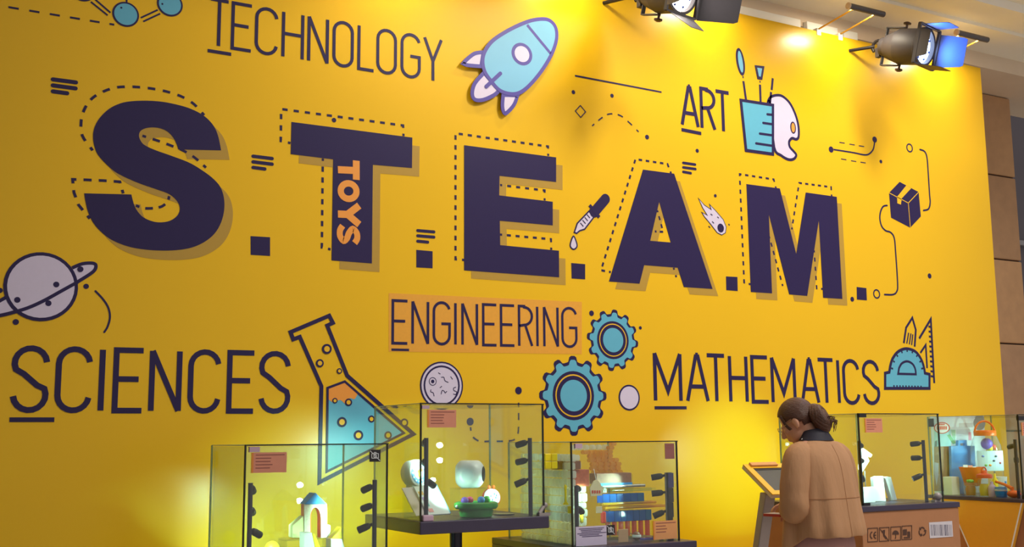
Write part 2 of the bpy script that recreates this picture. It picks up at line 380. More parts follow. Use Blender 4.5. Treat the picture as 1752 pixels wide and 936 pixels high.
# --- thin lettering
def arc(cx, cy, r, a0, a1, n=10):
    return [(cx+r*math.cos(math.radians(a0+(a1-a0)*i/n)), cy+r*math.sin(math.radians(a0+(a1-a0)*i/n))) for i in range(n+1)]
def glyph(ch, w, h):
    r = w/2
    if ch == 'T': return [[(0,h),(w,h)], [(r,h),(r,0)]]
    if ch == 'E': return [[(w,h),(0,h),(0,0),(w,0)], [(0,h*.52),(w*.85,h*.52)]]
    if ch == 'C': return [arc(r,h-r,r,8,180)+arc(r,r,r,180,352)]
    if ch == 'G': return [arc(r,h-r,r,15,180)+arc(r,r,r,180,360)+[(w,h*.49),(w*.48,h*.49)]]
    if ch == 'O': return [('closed', arc(r,h-r,r,0,180)+arc(r,r,r,180,360))]
    if ch == 'S': return [arc(r,h-r,r,5,205)+[(w*.3,h*.58),(w*.72,h*.40)]+arc(r,r,r,25,-175)]
    if ch == 'H': return [[(0,0),(0,h)], [(w,0),(w,h)], [(0,h*.52),(w,h*.52)]]
    if ch == 'N': return [[(0,0),(0,h)], [(0,h),(w,0)], [(w,0),(w,h)]]
    if ch == 'L': return [[(0,h),(0,0),(w,0)]]
    if ch == 'I': return [[(r,0),(r,h)]]
    if ch == 'Y': return [[(0,h),(r,h*.46),(w,h)], [(r,h*.46),(r,0)]]
    if ch == 'M': return [[(0,0),(0,h)], [(0,h),(r,h*.2),(w,h)], [(w,h),(w,0)]]
    if ch == 'A': return [[(0,0),(w*.46,h)], [(w*.54,h),(w,0)], [(w*.17,h*.31),(w*.83,h*.31)], [(w*.44,h),(w*.56,h)]]
    if ch == 'R':
        k = h*.25; return [[(0,0),(0,h),(w-k*.9,h)]+arc(w-k*.9,h-k,k*.9,90,-90,12)+[(0,h-2*k)], [(w*.5,h-2*k),(w,0)]]
def word(text, label, cr, boxes, top, bot, sw, under, uw, patch=None):
    D = Decal('wall_word', label, 'lettering', 'thin words on the wall')
    T0, T1 = cr.one(*top[0]), cr.one(*top[1]); B0, B1 = cr.one(*bot[0]), cr.one(*bot[1])
    zt = lambda x: T0[1]+(T1[1]-T0[1])*(x-T0[0])/(T1[0]-T0[0]); zb = lambda x: B0[1]+(B1[1]-B0[1])*(x-B0[0])/(B1[0]-B0[0])
    if patch: D.fill('patch', cr.w(*patch), PATCH, 1)
    for ch, (a, e) in zip(text, boxes):
        fx = lambda s: top[0][0]+(top[1][0]-top[0][0])*s
        s = (a-top[0][0])/(top[1][0]-top[0][0]); ym = (top[0][1]+(top[1][1]-top[0][1])*s+bot[0][1]+(bot[1][1]-bot[0][1])*s)/2
        X0, X1 = cr.one(a, ym)[0], cr.one(e, ym)[0]
        z0, z1 = zb(X0)+sw/2, zt(X0)-sw/2; sl0 = (zb(X1)-zb(X0))/(X1-X0); sl1 = (zt(X1)-zt(X0))/(X1-X0)
        W, Hh = max(X1-X0-sw, .001), z1-z0
        D.order.append(None); D.order.pop()
        key = 'letter_'+ch.lower(); first = True; idx = len(D.order)
        for si, st in enumerate(glyph(ch, W, Hh)):
            closed = st[0] == 'closed'; pts = st[1] if closed else st
            pts = [(X0+sw/2+u, z0+v+u*(sl0*(1-v/Hh)+sl1*v/Hh)) for u, v in pts]
            k = (key, NAVY.name, ('g', idx))
            if k not in D.parts: D.parts[k] = (MB(), NAVY, key); D.order.append(k)
            stroke_mesh(D.parts[k][0], pts, sw, -LY*(3+.22*si), closed)
    D.stroke('underline', cr.w(*under), uw, NAVY, 3)
    return D.done()
word('TECHNOLOGY', 'thin navy word TECHNOLOGY with underlined T beside the rocket', c2,
     [(52,166),(173,290),(300,425),(443,563),(580,695),(714,828),(847,942),(948,1058),(1077,1185),(1198,1302)],
     ((185,7),(1200,190)), ((175,265),(1245,437)), .0175, ((48,270),(173,290)), .0175)
word('SCIENCES', 'thin navy word SCIENCES with underlined S below the planet', cS,
     [(62,285),(318,533),(569,603),(650,838),(859,1048),(1083,1274),(1307,1477),(1492,1675)],
     ((222,172),(1390,199)), ((200,562),(1390,566)), .0265, ((55,600),(313,600)), .021)
word('ENGINEERING', 'thin navy word ENGINEERING on an orange-yellow rectangle', cE,
     [(68,170),(186,292),(312,420),(439,456),(482,582),(605,697),(711,803),(818,908),(925,941),(967,1060),(1075,1170)],
     ((70,75),(1085,120)), ((70,345),(1085,365)), .0155, ((68,375),(172,377)), .0125, ((52,40),(1197,92),(1197,402),(52,387)))
word('MATHEMATICS', 'thin navy word MATHEMATICS with underlined M behind the woman', cT,
     [(146,270),(285,387),(374,462),(472,556),(569,648),(655,763),(782,865),(856,932),(939,957),(966,1040),(1052,1126)],
     ((148,204),(940,236)), ((155,427),(952,437)), .0255, ((152,450),(290,450)), .019)
word('ART', 'thin navy word ART with underlined A beside the brush cup', c4,
     [(260,361),(366,450),(446,530)], ((302,450),(530,490)), ((262,673),(497,711)), .0245, ((268,692),(373,713)), .022)

# --- three-bar marks
BARS = [('left of the big S', c1, [((283,424),(405,440)),((283,456),(403,472)),((283,488),(358,498))], .020),
        ('between big S and T', c7, [((100,294),(198,306)),((100,323),(198,335)),((100,352),(160,360))], .018),
        ('above the full stop after T', c7, [((950,678),(1034,685)),((950,705),(1034,712)),((950,733),(1002,738))], .017),
        ('right of the big A top', cA, [((527,152),(590,161)),((527,176),(592,185)),((527,200),(567,207))], .0175)]
for lb, cr, bs, w_ in BARS:
    D = Decal('three_bar_mark', 'three short navy bars printed '+lb, 'wall graphic', 'three bar marks')
    for k in bs: D.stroke('bar', cr.w(*k), w_, NAVY, 2, cap='round', sep=True)
    D.done()

# --- molecule
D = Decal('molecule_drawing', 'light blue molecule balls joined by double lines, top left', 'wall graphic')
for x, y in ((442,-60),(671,77),(907,23)):
    c = c1.one(x, y); D.disc('atom_outline', c, .064, .064, NAVY, 3, sep=True); D.disc('atom', c, .055, .055, TEAL, 4, sep=True)
for x, y in ((647,42),(866,22)): D.disc('speck', c1.one(x, y), .005, .005, NAVY, 5)
for a in (((485,10),(575,82)),((500,-10),(590,68)),((752,95),(842,53)),((765,115),(855,73)),((676,-60),(676,15))): D.stroke('bond', c1.w(*a), .0085, NAVY, 2, sep=True)
D.done()
D = Decal('dashed_line', 'straight dashed navy line left of the molecule', 'wall graphic'); D.dash('dashes', c1.w((-40,24),(610,132)), .0095, NAVY, 2, .045, .04); D.done()

# --- rocket, a board held off the wall
D = Decal('rocket_cutout', 'light blue rocket with violet outline and round window', 'wall graphic', lift=.018)
body = spline(c3.w((600,110),(640,140),(653,190),(643,250),(612,320),(560,400),(500,468),(450,502),(400,506),(345,485),(298,432),(268,385),(258,330),(270,280),(310,225),(380,177),(460,137),(530,113)), 5, True)
RW = .0225
fin1 = spline(c3.w((262,285),(215,292),(172,325),(155,345)), 4)[:-1]+spline(c3.w((155,345),(180,354),(250,360)), 4)
tail = spline(c3.w((265,395),(217,450),(203,505),(218,537),(262,538),(320,512),(345,488)), 4)
fin2 = spline(c3.w((368,512),(364,570),(372,606),(388,606),(425,565),(444,515)), 4)
for nm, sh in (('side_fin', fin1), ('tail_fin', tail), ('lower_fin', fin2)):
    D.fill(nm, sh, WHITEP, 6); D.stroke(nm+'_outline', sh, RW, VIOLET, 7, closed=True)
D.fill('body', body, SKYB, 8); D.stroke('body_outline', body, RW, VIOLET, 9, closed=True)
D.stroke('nose_line', c3.w((495,140),(620,292)), .018, VIOLET, 9)
wn = c3.one(467, 295); D.disc('window_ring', wn, .071, .069, VIOLET, 9); D.disc('window', wn, .050, .049, WHITEP, 10)
D.stroke('tail_bar', c3.w((277,468),(352,398)), .023, VIOLET, 10, cap='round')
D.done()

# --- small accents that belong to the printed wall
def accent(name, build):
    mb = MB(); build(mb); o = mb.build(name, NAVY, wall)
    if 'dash' in name: o['kind'] = 'stuff'
    return o
def dot(x, y, r, cr=ONE): accent('dot', lambda mb: disc_mesh(mb, cr.one(x, y), r, r, -LY*2, 20))
for x, y, r in ((981,157.7,.0125),(1047,163.8,.0125),(1107,234.6,.015),(1192.8,258,.013),(1223.7,335,.011),(1507,276.4,.013),(1458,512,.017),(1590.3,472.2,.019),
                (887,668.3,.0215),(1012,536,.0165),(1095.5,561,.0105),(147.4,490,.0125),(27,551,.0135),(571.5,205.5,.0125),(0,497,.012)): dot(x, y, r)
accent('thin_line', lambda mb: stroke_mesh(mb, c3.w((760,404),(1222,492)), .0105, -LY*2))
accent('diamond_outline', lambda mb: stroke_mesh(mb, c3.w((789,563),(817,597),(791,627),(762,593)), .006, -LY*2, True))
accent('dashed_arc', lambda mb: dash_mesh(mb, spline(c3.w((852,672),(905,628),(947,608),(1000,616),(1045,650),(1100,704)), 6), .0085, -LY*2, .04, .035))
accent('planet_arc', lambda mb: stroke_mesh(mb, spline(c6.w((510,712),(550,755),(578,800),(587,850),(575,900),(557,930)), 6), .0095, -LY*2, cap='round'))
def trace(mb):
    stroke_mesh(mb, spline(cM.w((545,105),(640,120),(695,131),(722,127),(743,103),(750,66)), 6), .011, -LY*2)
    for p in ((532,105),(750,55)): disc_mesh(mb, cM.one(*p), .022, .022, -LY*2.5)
accent('circuit_line', trace)
def shortdash(mb):
    for x, y in ((587,71),(637,80),(684,88),(595,154),(645,163),(692,170)): stroke_mesh(mb, cM.w((x-13,y-2),(x+13,y+2)), .0065, -LY*2)
accent('short_dashes', shortdash)
accent('route_line', lambda mb: stroke_mesh(mb, spline(cM.w((977,105),(1000,115),(1012,145),(1018,220),(1025,330),(1028,370),(1020,402),(995,410)), 5), .0125, -LY*2, cap='round'))
accent('route_line', lambda mb: stroke_mesh(mb, spline(cM.w((812,385),(793,390),(780,415),(776,450),(785,488),(805,511),(830,520),(848,548),(855,620),(865,775),(861,815),(842,831),(800,831)), 5), .0125, -LY*2, cap='round'))
for p in ((925,97),(760,828)): accent('ring', lambda mb: fill_mesh(mb, ell(cM.one(*p), .034, .034), -LY*2, [ell(cM.one(*p), .024, .024)[::-1]]))
def loop(mb):
    dash_mesh(mb, spline(cE.w((537,835),(548,888),(590,918),(640,919),(780,915),(812,885),(822,840),(822,690)), 6), .0095, -LY*2, .04, .035); disc_mesh(mb, cE.one(535, 802), .0215, .0215, -LY*2.5)
accent('dashed_loop', loop)

# --- planet
D = Decal('planet_drawing', 'pale ringed planet drawing at the left edge of the wall', 'wall graphic')
pc = c6.one(220, 688); pr = (c6.one(420, 688)[0]-c6.one(20, 688)[0])/2
rl = spline(c6.w((385,588),(440,566),(495,563),(512,578),(495,610),(415,662)), 5); D.fill('ring_tip', rl, WHITEP, 2); D.stroke('ring_outline', rl, .016, NAVY, 3)
rl2 = c6.w((38,742),(-60,800),(-90,850),(0,842),(88,820)); D.fill('ring_tip', rl2, WHITEP, 2, sep=True); D.stroke('ring_outline', spline(rl2, 4), .016, NAVY, 3)
D.disc('globe_outline', pc, pr, pr, NAVY, 4); D.disc('globe', pc, pr-.016, pr-.016, WHITEP, 5)
D.stroke('ring_front', spline(c6.w((415,663),(330,710),(240,760),(160,797),(90,820),(0,842),(-60,845)), 5), .016, NAVY, 6)
for p in ((300,677),(92,759),(258,777),(429,595)): D.disc('crater', c6.one(*p), .0135, .0135, NAVY, 6)
D.done()

# --- flask
D = Decal('flask_drawing', 'tilted laboratory flask drawing with blue liquid and bubbles', 'wall graphic')
D.stroke('glass_outline', cF.w((105,137),(293,57),(311,92),(283,105),(380,348),(702,632),(245,866),(255,400),(150,160),(118,172)), .0205, NAVY, 4, closed=True)
liq = cF.w((285,408),(368,377),(655,627),(280,815)); D.fill('liquid', liq, TEAL, 2)
D.fill('foam', spline(cF.w((287,410),(368,379)), 1)+spline(cF.w((432,434),(415,462),(392,458),(372,485),(345,466),(315,480),(288,462)), 4), ORANGEP, 3)
D.stroke('liquid_outline', liq, .0125, NAVY, 4, closed=True)
for x, y, r in ((281,219,20),(247,288,16),(342,326,11),(320,470,11),(386,478,15),(354,574,20),(497,559,14),(434,638,20),(657,577,17),(578,638,16)):
    R = r/2.8375*.00318; D.disc('bubble_rim', cF.one(x, y), R*1.18, R*1.18, NAVY, 5, sep=True); D.disc('bubble', cF.one(x, y), R*.68, R*.68, YELP, 6, sep=True)
D.done()

# --- petri dish
D = Decal('petri_dish_drawing', 'round pale petri dish drawing under the word ENGINEERING', 'wall graphic')
pc = cE.one(366, 588); R = .131
D.disc('rim', pc, R, R, NAVY, 2); D.disc('plate', pc, R*.93, R*.93, WHITEP, 3); D.ring('inner_ring', pc, R*.80, R*.80, .010, NAVY, 4)
D.ring('cell_ring', cE.one(312,564), .021, .021, .004, NAVY, 4); D.disc('cell', cE.one(312,564), .010, .010, NAVY, 4)
for sq in (((345,512),(353,518),(358,520)),((362,540),(378,540),(385,560),(405,570)),((418,535),(430,552)),((302,612),(300,625),(315,632),(320,652)),((355,602),(366,592)),((362,640),(368,618),(380,622),(386,632),(396,622)),((450,598),(436,604),(438,618),(454,626),(448,642),(434,638))):
    D.stroke('squiggle', spline(cE.w(*sq), 4), .0045, NAVY, 4)
D.done()

# --- gears
def gear(label, cr, c, rv, teeth, ph):
    D = Decal('gear_drawing', label, 'wall graphic', 'gear drawings')
    C = Vector(cr.one(*c)); R = (cr.one(c[0], c[1]-rv)[1]-cr.one(c[0], c[1]+rv)[1])/2
    def outline(ro, ri):
        pts = []
        for t in range(teeth):
            a = ph+2*PI*t/teeth; s = 2*PI/teeth
            for da, r in ((-.30, ri), (-.20, ro*.97), (-.10, ro), (.10, ro), (.20, ro*.97), (.30, ri), (.4, ri*.985), (.6, ri*.985)):
                pts.append((C.x+r*math.cos(a+da*s), C.y+r*math.sin(a+da*s)))
        return pts
    D.fill('outline', outline(R, R*.86), NAVY, 2)
    ot = outline(R*.90, R*.775); sc = .965
    D.fill('teeth_face', ot, TEAL, 3)
    for nm, k, mt, l in (('outer_ring', .615, NAVY, 4), ('thin_ring', .535, YELP, 5), ('inner_ring', .50, NAVY, 6), ('hub', .395, TEAL, 7)): D.disc(nm, C, R*k, R*k, mt, l)
    D.done()
gear('large blue gear drawing, lower left of the two gears', cE, (1147,648), 237, 12, PI/2)
gear('smaller blue gear drawing, upper right of the two gears', cE, (1381,319), 183, 12, PI/2-.1)
D = Decal('circle_drawing', 'plain pale circle drawing right of the large gear', 'wall graphic'); c = cE.one(1478, 660); D.disc('outline', c, .0775, .0775, NAVY, 2); D.disc('face', c, .067, .067, WHITEP, 3); D.done()

# --- brush cup and palette
D = Decal('paint_cup_drawing', 'blue cup of brushes with white paint palette beside word ART', 'wall graphic')
pal = spline(c4.w((742,560),(730,545),(742,520),(772,509),(806,514),(845,550),(875,610),(891,670),(893,728),(880,744),(858,738),(842,757),(846,785),(866,808),(880,828),(868,848),(840,852),(800,830),(762,785)), 4, True)
D.fill('palette', pal, WHITEP, 2); D.stroke('palette_outline', pal, .019, NAVY, 3, closed=True)
pe = c4.one(863, 682); D.disc('paint_rim', pe, .026, .043, NAVY, 3); D.disc('paint', pe, .016, .033, ORANGEP, 4)
cup = c4.w((584,535),(755,562),(755,823),(612,803)); D.fill('cup', cup, TEAL, 4); D.stroke('cup_outline', cup, .021, NAVY, 5, closed=True)
for k in (((725,611),(755,614)),((703,657),(752,664)),((685,714),(752,723)),((665,766),(752,779))): D.stroke('tick', c4.w(*k), .017, NAVY, 5, cap='round')
for k in (((598,433),(612,532)),((687,452),(690,547)),((755,418),(749,480)),((746,492),(740,556))): D.stroke('handle', c4.w(*k), .017, NAVY, 3, sep=True)
e0 = c4.one(582, 330); rz = (c4.one(582,258)[1]-c4.one(582,402)[1])/2
D.disc('brush_tip_outline', e0, .036, rz, NAVY, 4, rot=.14); D.disc('brush_tip', e0, .019, rz-.02, SKYB, 5, rot=.14)
tz = c4.w((658,348),(710,354),(698,427),(673,423)); D.fill('flat_brush_outline', tz, NAVY, 4); D.fill('flat_brush', c4.w((671,362),(697,366),(690,410),(680,408)), SKYB, 5)
D.stroke('ferrule', c4.w((596,407),(597,417)), .008, NAVY, 4); D.stroke('ferrule', c4.w((687,432),(687,441)), .008, NAVY, 4)
D.done()

# --- pipette
D = Decal('pipette_drawing', 'dark pipette drawing with a white drop between E and A', 'wall graphic')
D.stroke('bulb', c8.w((982,411),(925,478)), .064, NAVY, 4, cap='round'); D.stroke('collar', c8.w((902,442),(951,503)), .021, NAVY, 5)
bar_ = c8.w((905,466),(931,493),(878,562),(853,570),(838,583),(826,578),(832,560),(841,533)); D.fill('barrel', bar_, WHITEP, 2); D.stroke('barrel_outline', bar_, .009, NAVY, 3, closed=True)
for k in range(5): D.stroke('tick', c8.w((900-11*k,475+14*k),(915-11*k,493+14*k)), .007, NAVY, 3)
dr = spline(c8.w((822,597),(838,632),(838,652),(823,663),(808,652),(807,632)), 5, True); D.fill('drop', dr, WHITEP, 2); D.stroke('drop_outline', dr, .0085, NAVY, 3, closed=True)
D.done()

# --- comet
D = Decal('comet_drawing', 'white comet drawing falling between A and M', 'wall graphic')
co = cA.w((608,342),(640,378),(676,402),(667,374),(700,408),(740,455),(756,495),(752,525),(732,537),(708,525),(672,478),(640,440),(625,416),(655,432),(630,392)); D.fill('tail', co, WHITEP, 2); D.stroke('tail_outline', co, .0045, NAVY, 3, closed=True)
D.disc('head', cA.one(726,500), .0265, .029, NAVY, 4)
for k in (((672,425),(682,432)),((708,440),(716,447)),((680,465),(690,475)),((768,478),(774,485)),((662,490),(670,498))): D.stroke('spark', cA.w(*k), .006, NAVY, 4)
D.done()

# --- parcel
D = Decal('parcel_drawing', 'dark closed parcel box drawing near the right wall edge', 'wall graphic')
D.fill('box', cM.w((875,267),(970,318),(981,440),(928,496),(832,446),(822,322)), NAVY, 2)
D.fill('tape', cM.w((908,285),(932,299),(884,351),(881,381),(863,374),(862,342)), YELP, 3)
for k in (((822,322),(918,373)),((918,373),(970,318)),((918,373),(928,495))): D.stroke('edge_line', cM.w(*k), .0055, YELP, 3)
D.done()

# --- protractor, pencil, set square
D = Decal('drawing_tools_drawing', 'blue protractor with pencil and set square drawing', 'wall graphic')
po = cT.w((1150,366),(1150,300),(1168,296))+spline(cT.w((1172,270),(1182,238),(1205,208),(1240,194),(1280,206),(1306,240),(1318,275),(1322,300)), 4)+cT.w((1342,305),(1342,366))
D.fill('protractor', po, TEAL, 2); D.stroke('protractor_outline', po, .021, NAVY, 3, closed=True)
di = cT.w((1206,303))+spline(cT.w((1210,278),(1222,258),(1245,249),(1268,260),(1280,282),(1283,305)), 4); D.stroke('protractor_hole', di, .0165, NAVY, 3, closed=True)
for k in range(10): D.stroke('scale_mark', cT.w((1188+k*13,352+k*.3),(1188+k*13,360+k*.3)), .012, NAVY, 4)
for k in range(9):
    a = math.radians(170-k*20); D.stroke('scale_mark', cT.w((1245+62*math.cos(a),296-88*math.sin(a)),(1245+70*math.cos(a),296-97*math.sin(a))), .012, NAVY, 4)
D.stroke('pencil', cT.w((1231,170),(1241,103),(1268,60),(1283,112),(1278,185)), .017, NAVY, 2)
for k in (((1244,172),(1252,125)),((1255,175),(1262,128)),((1265,178),(1270,132))): D.stroke('pencil_line', cT.w(*k), .0105, NAVY, 2)
D.stroke('set_square', cT.w((1298,150),(1348,66),(1363,343)), .018, NAVY, 2); D.stroke('set_square_hole', cT.w((1303,212),(1326,178),(1332,278)), .0155, NAVY, 2)
for k in range(11): D.stroke('scale_mark', cT.w((1338+k*1.0,98+k*21.5),(1352+k*1.0,100+k*21.5)), .014, NAVY, 3)
D.done()

# ------------------------------------------------------------------ arm lamps over the wall
ALENS = mat('warm_tube_lens', (255, 244, 214), .3, emit=8)
ROD = mat('brass_rod', (226, 178, 70), .35, .6)
names = {6.85: 'last arm lamp at the right wall end, beside the blue spotlight', 5.77: 'arm lamp with dark tube on two brass rods above the brush cup',
         4.615: 'arm lamp reaching over the wall above the word ART', 3.5: 'arm lamp reaching over the wall above the big E', 2.4: 'arm lamp reaching over the wall above the big T'}
for X, lb in names.items():
    t = thing('arm_lamp', lb, 'lamp', (X, 0, WT), 'arm lamps on the wall top')
    for s in (-.105, .105):
        MB().tube([(X+s, .03, WT+.012), (X+s, -.34, WT+.052)], .0062).build('arm', ROD, t, True)
        MB().box((X+s-.02, -.006, WT-.03), (X+s+.02, .066, WT+.022)).build('clamp', TRIMW, t, bev=.003)
    MB().tube([(X-.165, -.35, WT+.055), (X+.165, -.35, WT+.055)], .021, 16).build('tube_housing', mat('tube_housing_grey', (96, 92, 96), .4, .3), t, True)
    MB().lathe((X-.178, -.35, WT+.055), (1, 0, 0), [(.017, 0), (.023, .003), (.023, .014)], 16).build('end_cap', mat('pale_cap', (226, 200, 170), .4), t, True)
    MB().box((X-.15, -.3305, WT+.046), (X+.15, -.3265, WT+.058)).build('lens', ALENS, t)
    light('arm_lamp_light', 'AREA', (X, -.318, WT+.052), (X, -.03, WT-1.1), ARM_W, (1, .88, .66), t, shape='RECTANGLE', size=.24, size_y=.02)

# ------------------------------------------------------------------ theatre spotlights with barn doors
def spotlight(label, c, d, L, R, lenscol, emit, leaves, up=(0, 0, 1), power=30, hook=None, beam=None):
    d = Vector(d).normalized(); c = Vector(c); e = Vector(up); e = (e-d*e.dot(d)).normalized(); g = d.cross(e)
    t = thing('stage_spotlight', label, 'spotlight', tuple(c-d*L/2-e*R), 'stage spotlights')
    b0 = c-d*L*.5
    MB().lathe(b0, d, [(R*.35, 0), (R*.5, .02*L), (R*.58, .14*L), (R*.66, .15*L), (R*.95, .42*L), (R*1.0, .45*L), (R*1.0, L*.9), (R*1.07, L*.92), (R*1.07, L), (R*.93, L), (R*.93, L*.86), (R*.3, L*.7)], 32, cap=True).build('housing', CANM, t, True)
    lens = MB().lathe(b0+d*L*.88, d, [(R*.92, 0), (R*.9, .01), (R*.5, .022), (.01, .028)], 32).build('lens', mat('lens_'+lenscol[0], lenscol[1], .2, emit=emit), t, True)
    for k in range(7):
        a = 2*PI*k/7; p = b0+d*(L*.88+.022)+(e*math.cos(a)+g*math.sin(a))*R*.7
        MB().ball(p, .008, 8, 6).build('lens_stud', mat('lens_stud', (30, 60, 120), .3), lens)
    # yoke round the can, knobs on both pivots
    yk = [e*R*1.06+d*L*.0, e*R*1.06-d*L*.42, -e*R*1.06-d*L*.42, -e*R*1.06+d*L*.0]
    for i in range(3):
        a, b_ = c+yk[i], c+yk[i+1]; mid = (a+b_)/2; v = (b_-a)/2
        n = e if i != 1 else d
        MB().obox(mid, v*(1.02), g*.014, n*.004).build('yoke', CANM, t)
    for s in (1, -1):
        MB().lathe(c+e*s*R*1.0, e*s, [(.008, 0), (.008, .03), (.026, .032), (.026, .042), (.012, .05)], 16).build('knob', mat('brown_knob', (70, 42, 30), .4), t, True)
    # hook clamp behind the yoke
    hc = c-d*(L*.42+.05)
    MB().tube([c-d*L*.42, hc], .012).build('clamp_bolt', CANM, t, True)
    pts = [hc+g*0+e*(.045*math.sin(a))-d*(.045*math.cos(a)) for a in [PI*(-.3+1.5*i/10) for i in range(11)]]
    MB().tube(pts, .011, 8).build('hook_clamp', DARK, t, True)
    if hook: MB().tube([hc-d*.03, Vector(hook)], .012).build('wall_bracket', DARK, t, True)
    MB().box(hc-Vector((.018, .018, .08)), hc+Vector((.018, .018, -.01))).build('clamp_block', CANM, t, bev=.003)
    # gel frame + barn doors hinged on the rim
    f0 = b0+d*L*1.02
    for sx in (1, -1): MB().obox(f0+g*sx*R*1.08, g*.006, e*R*1.08, d*.012).build('gel_frame', CANM, t); MB().obox(f0+e*sx*R*1.08, g*R*1.08, e*.006, d*.012).build('gel_frame', CANM, t)
    for (vec, side, ang, ln, w0, w1) in leaves:      # which rim side, opening angle, length, widths
        o_ = {'g': g, 'e': e}[vec]*side; tang = {'g': e, 'e': g}[vec]
        dr = d*math.cos(math.radians(ang))+o_*math.sin(math.radians(ang)); nn = dr.cross(tang).normalized()
        p0 = f0+o_*R*1.1
        out = [p0-tang*w0+dr*.01, p0+tang*w0+dr*.01, p0+tang*w1+dr*ln*.9, p0+tang*w1*.9+dr*ln, p0-tang*w1*.9+dr*ln, p0-tang*w1+dr*ln*.9]
        MB().prism([p-nn*.0015 for p in out], nn*.003).build('barn_door', CANM, t)
    light('beam', 'SPOT', b0+d*(L*.97), b0+d*3, power, lin(beam or lenscol[1]), t, spot_size=2.9, spot_blend=.5, shadow_soft_size=.05)
    return t
sp2 = q(1545, 80, -.36)
spotlight('stage spotlight with blue-white lens and lit barn door, near right wall end', sp2, (.22, -.93, -.26), .34, .125, ('blue', (190, 215, 255)), 12,
          [('g', -1, 9, .20, .115, .10), ('g', 1, 2, .09, .10, .085), ('e', 1, 4, .17, .09, .08), ('e', -1, 4, .17, .09, .08)], power=110, beam=(50, 110, 255), hook=(sp2.x-.14, -.0, sp2.z+.06))
sp1 = q(1134, -10, -.45)
spotlight('stage spotlight with white lens cut by the top picture edge', sp1, (.16, -.94, -.28), .34, .115, ('white', (255, 244, 236)), 9,
          [('g', -1, 45, .25, .13, .115), ('e', -1, 28, .18, .10, .06), ('e', 1, 30, .18, .10, .09), ('g', 1, 20, .18, .10, .09)], power=16, hook=(sp1.x-.12, -.0, sp1.z+.08))

# ------------------------------------------------------------------ display cases
YF = -1.3
HEAD = DARK
def lamp_rod(root, x, y, z0, z1, hz, side, color=BLACK, pw=CASE_W, dirxy=(.42, .90), tilt=-.16):
    rd = MB().tube([(x, y, z0), (x, y, z1)], .0095, 10).build('lamp_rod', color, root, True)
    for i, z in enumerate(hz):            # upper heads wash the wall behind, the lowest one looks at the goods
        p = Vector((x, y, z)); low = i == len(hz)-1
        d = Vector((side*(.80 if low else dirxy[0]), .60 if low else dirxy[1], -.42 if low else tilt+.06*i)).normalized()
        tip = p+d*.07
        MB().tube([p, p+d*.022], .006, 8).lathe(p+d*.018, d, [(.007, 0), (.0125, .006), (.0145, .02), (.0145, .054), (.0128, .054), (.0126, .044), (.002, .043)], 14).build('lamp_head', HEAD, rd, True)
        MB().lathe(p+d*.0625, d, [(.0122, 0), (.0115, .003)], 14).build('lamp_lens', LENS, rd)
        light('lamp_light', 'SPOT', tip+d*.008, tip+d, pw*.13 if low else pw, LED, rd, spot_size=1.6 if low else .9, spot_blend=1.0, shadow_soft_size=.012)
def sticker(root, corners, Y, mt, edge=True, lines=5, name='info_sticker'):
    a, b_ = corners                       # (x0,z1),(x1,z0)
    x0, z1 = a; x1, z0 = b_; w_, h_ = x1-x0, z1-z0
    s = MB().box((x0, Y-.0015, z0), (x1, Y, z1)).build(name, mt, root)
    if edge: MB().box((x0, Y-.002, z0), (x0+w_*.06, Y, z1)).build('edge_stripe', STICKO, s)
    for k in range(lines):
        zz = z1-h_*(.1+.16*k); ww = w_*(.82 if k == 0 else random.uniform(.4, .52))
        MB().box((x0+w_*.12, Y-.002, zz-h_*.045), (x0+w_*.12+ww, Y, zz)).build('print_line', INKB, s)
    return s
def no_photo(root, x0, z0, w_, Y):
    s = MB().box((x0, Y-.0015, z0), (x0+w_, Y, z0+w_)).build('no_photo_sticker', DARK, root)
    mb = MB(); P_ = lambda u, v: (x0+u*w_, z0+v*w_)
    def ln(a, b_, t=.05):
        A, B = Vector(P_(*a)), Vector(P_(*b_)); d = (B-A); n = Vector((-d.y, d.x)).normalized()*t*w_/2
        mb.prism([(p.x, Y-.0025, p.y) for p in (A+n, B+n, B-n, A-n)], (0, .001, 0))
    for a, b_ in (((.2,.3),(.8,.3)),((.8,.3),(.8,.68)),((.8,.68),(.2,.68)),((.2,.68),(.2,.3)),((.38,.68),(.42,.78)),((.42,.78),(.58,.78)),((.58,.78),(.62,.68)),((.05,.92),(.95,.08))): ln(a, b_)
    for k in range(10):
        a0, a1 = 2*PI*k/10, 2*PI*(k+1)/10; ln((.5+.13*math.cos(a0), .49+.13*math.sin(a0)), (.5+.13*math.cos(a1), .49+.13*math.sin(a1)))
    mb.build('camera_icon', WHITE, s)
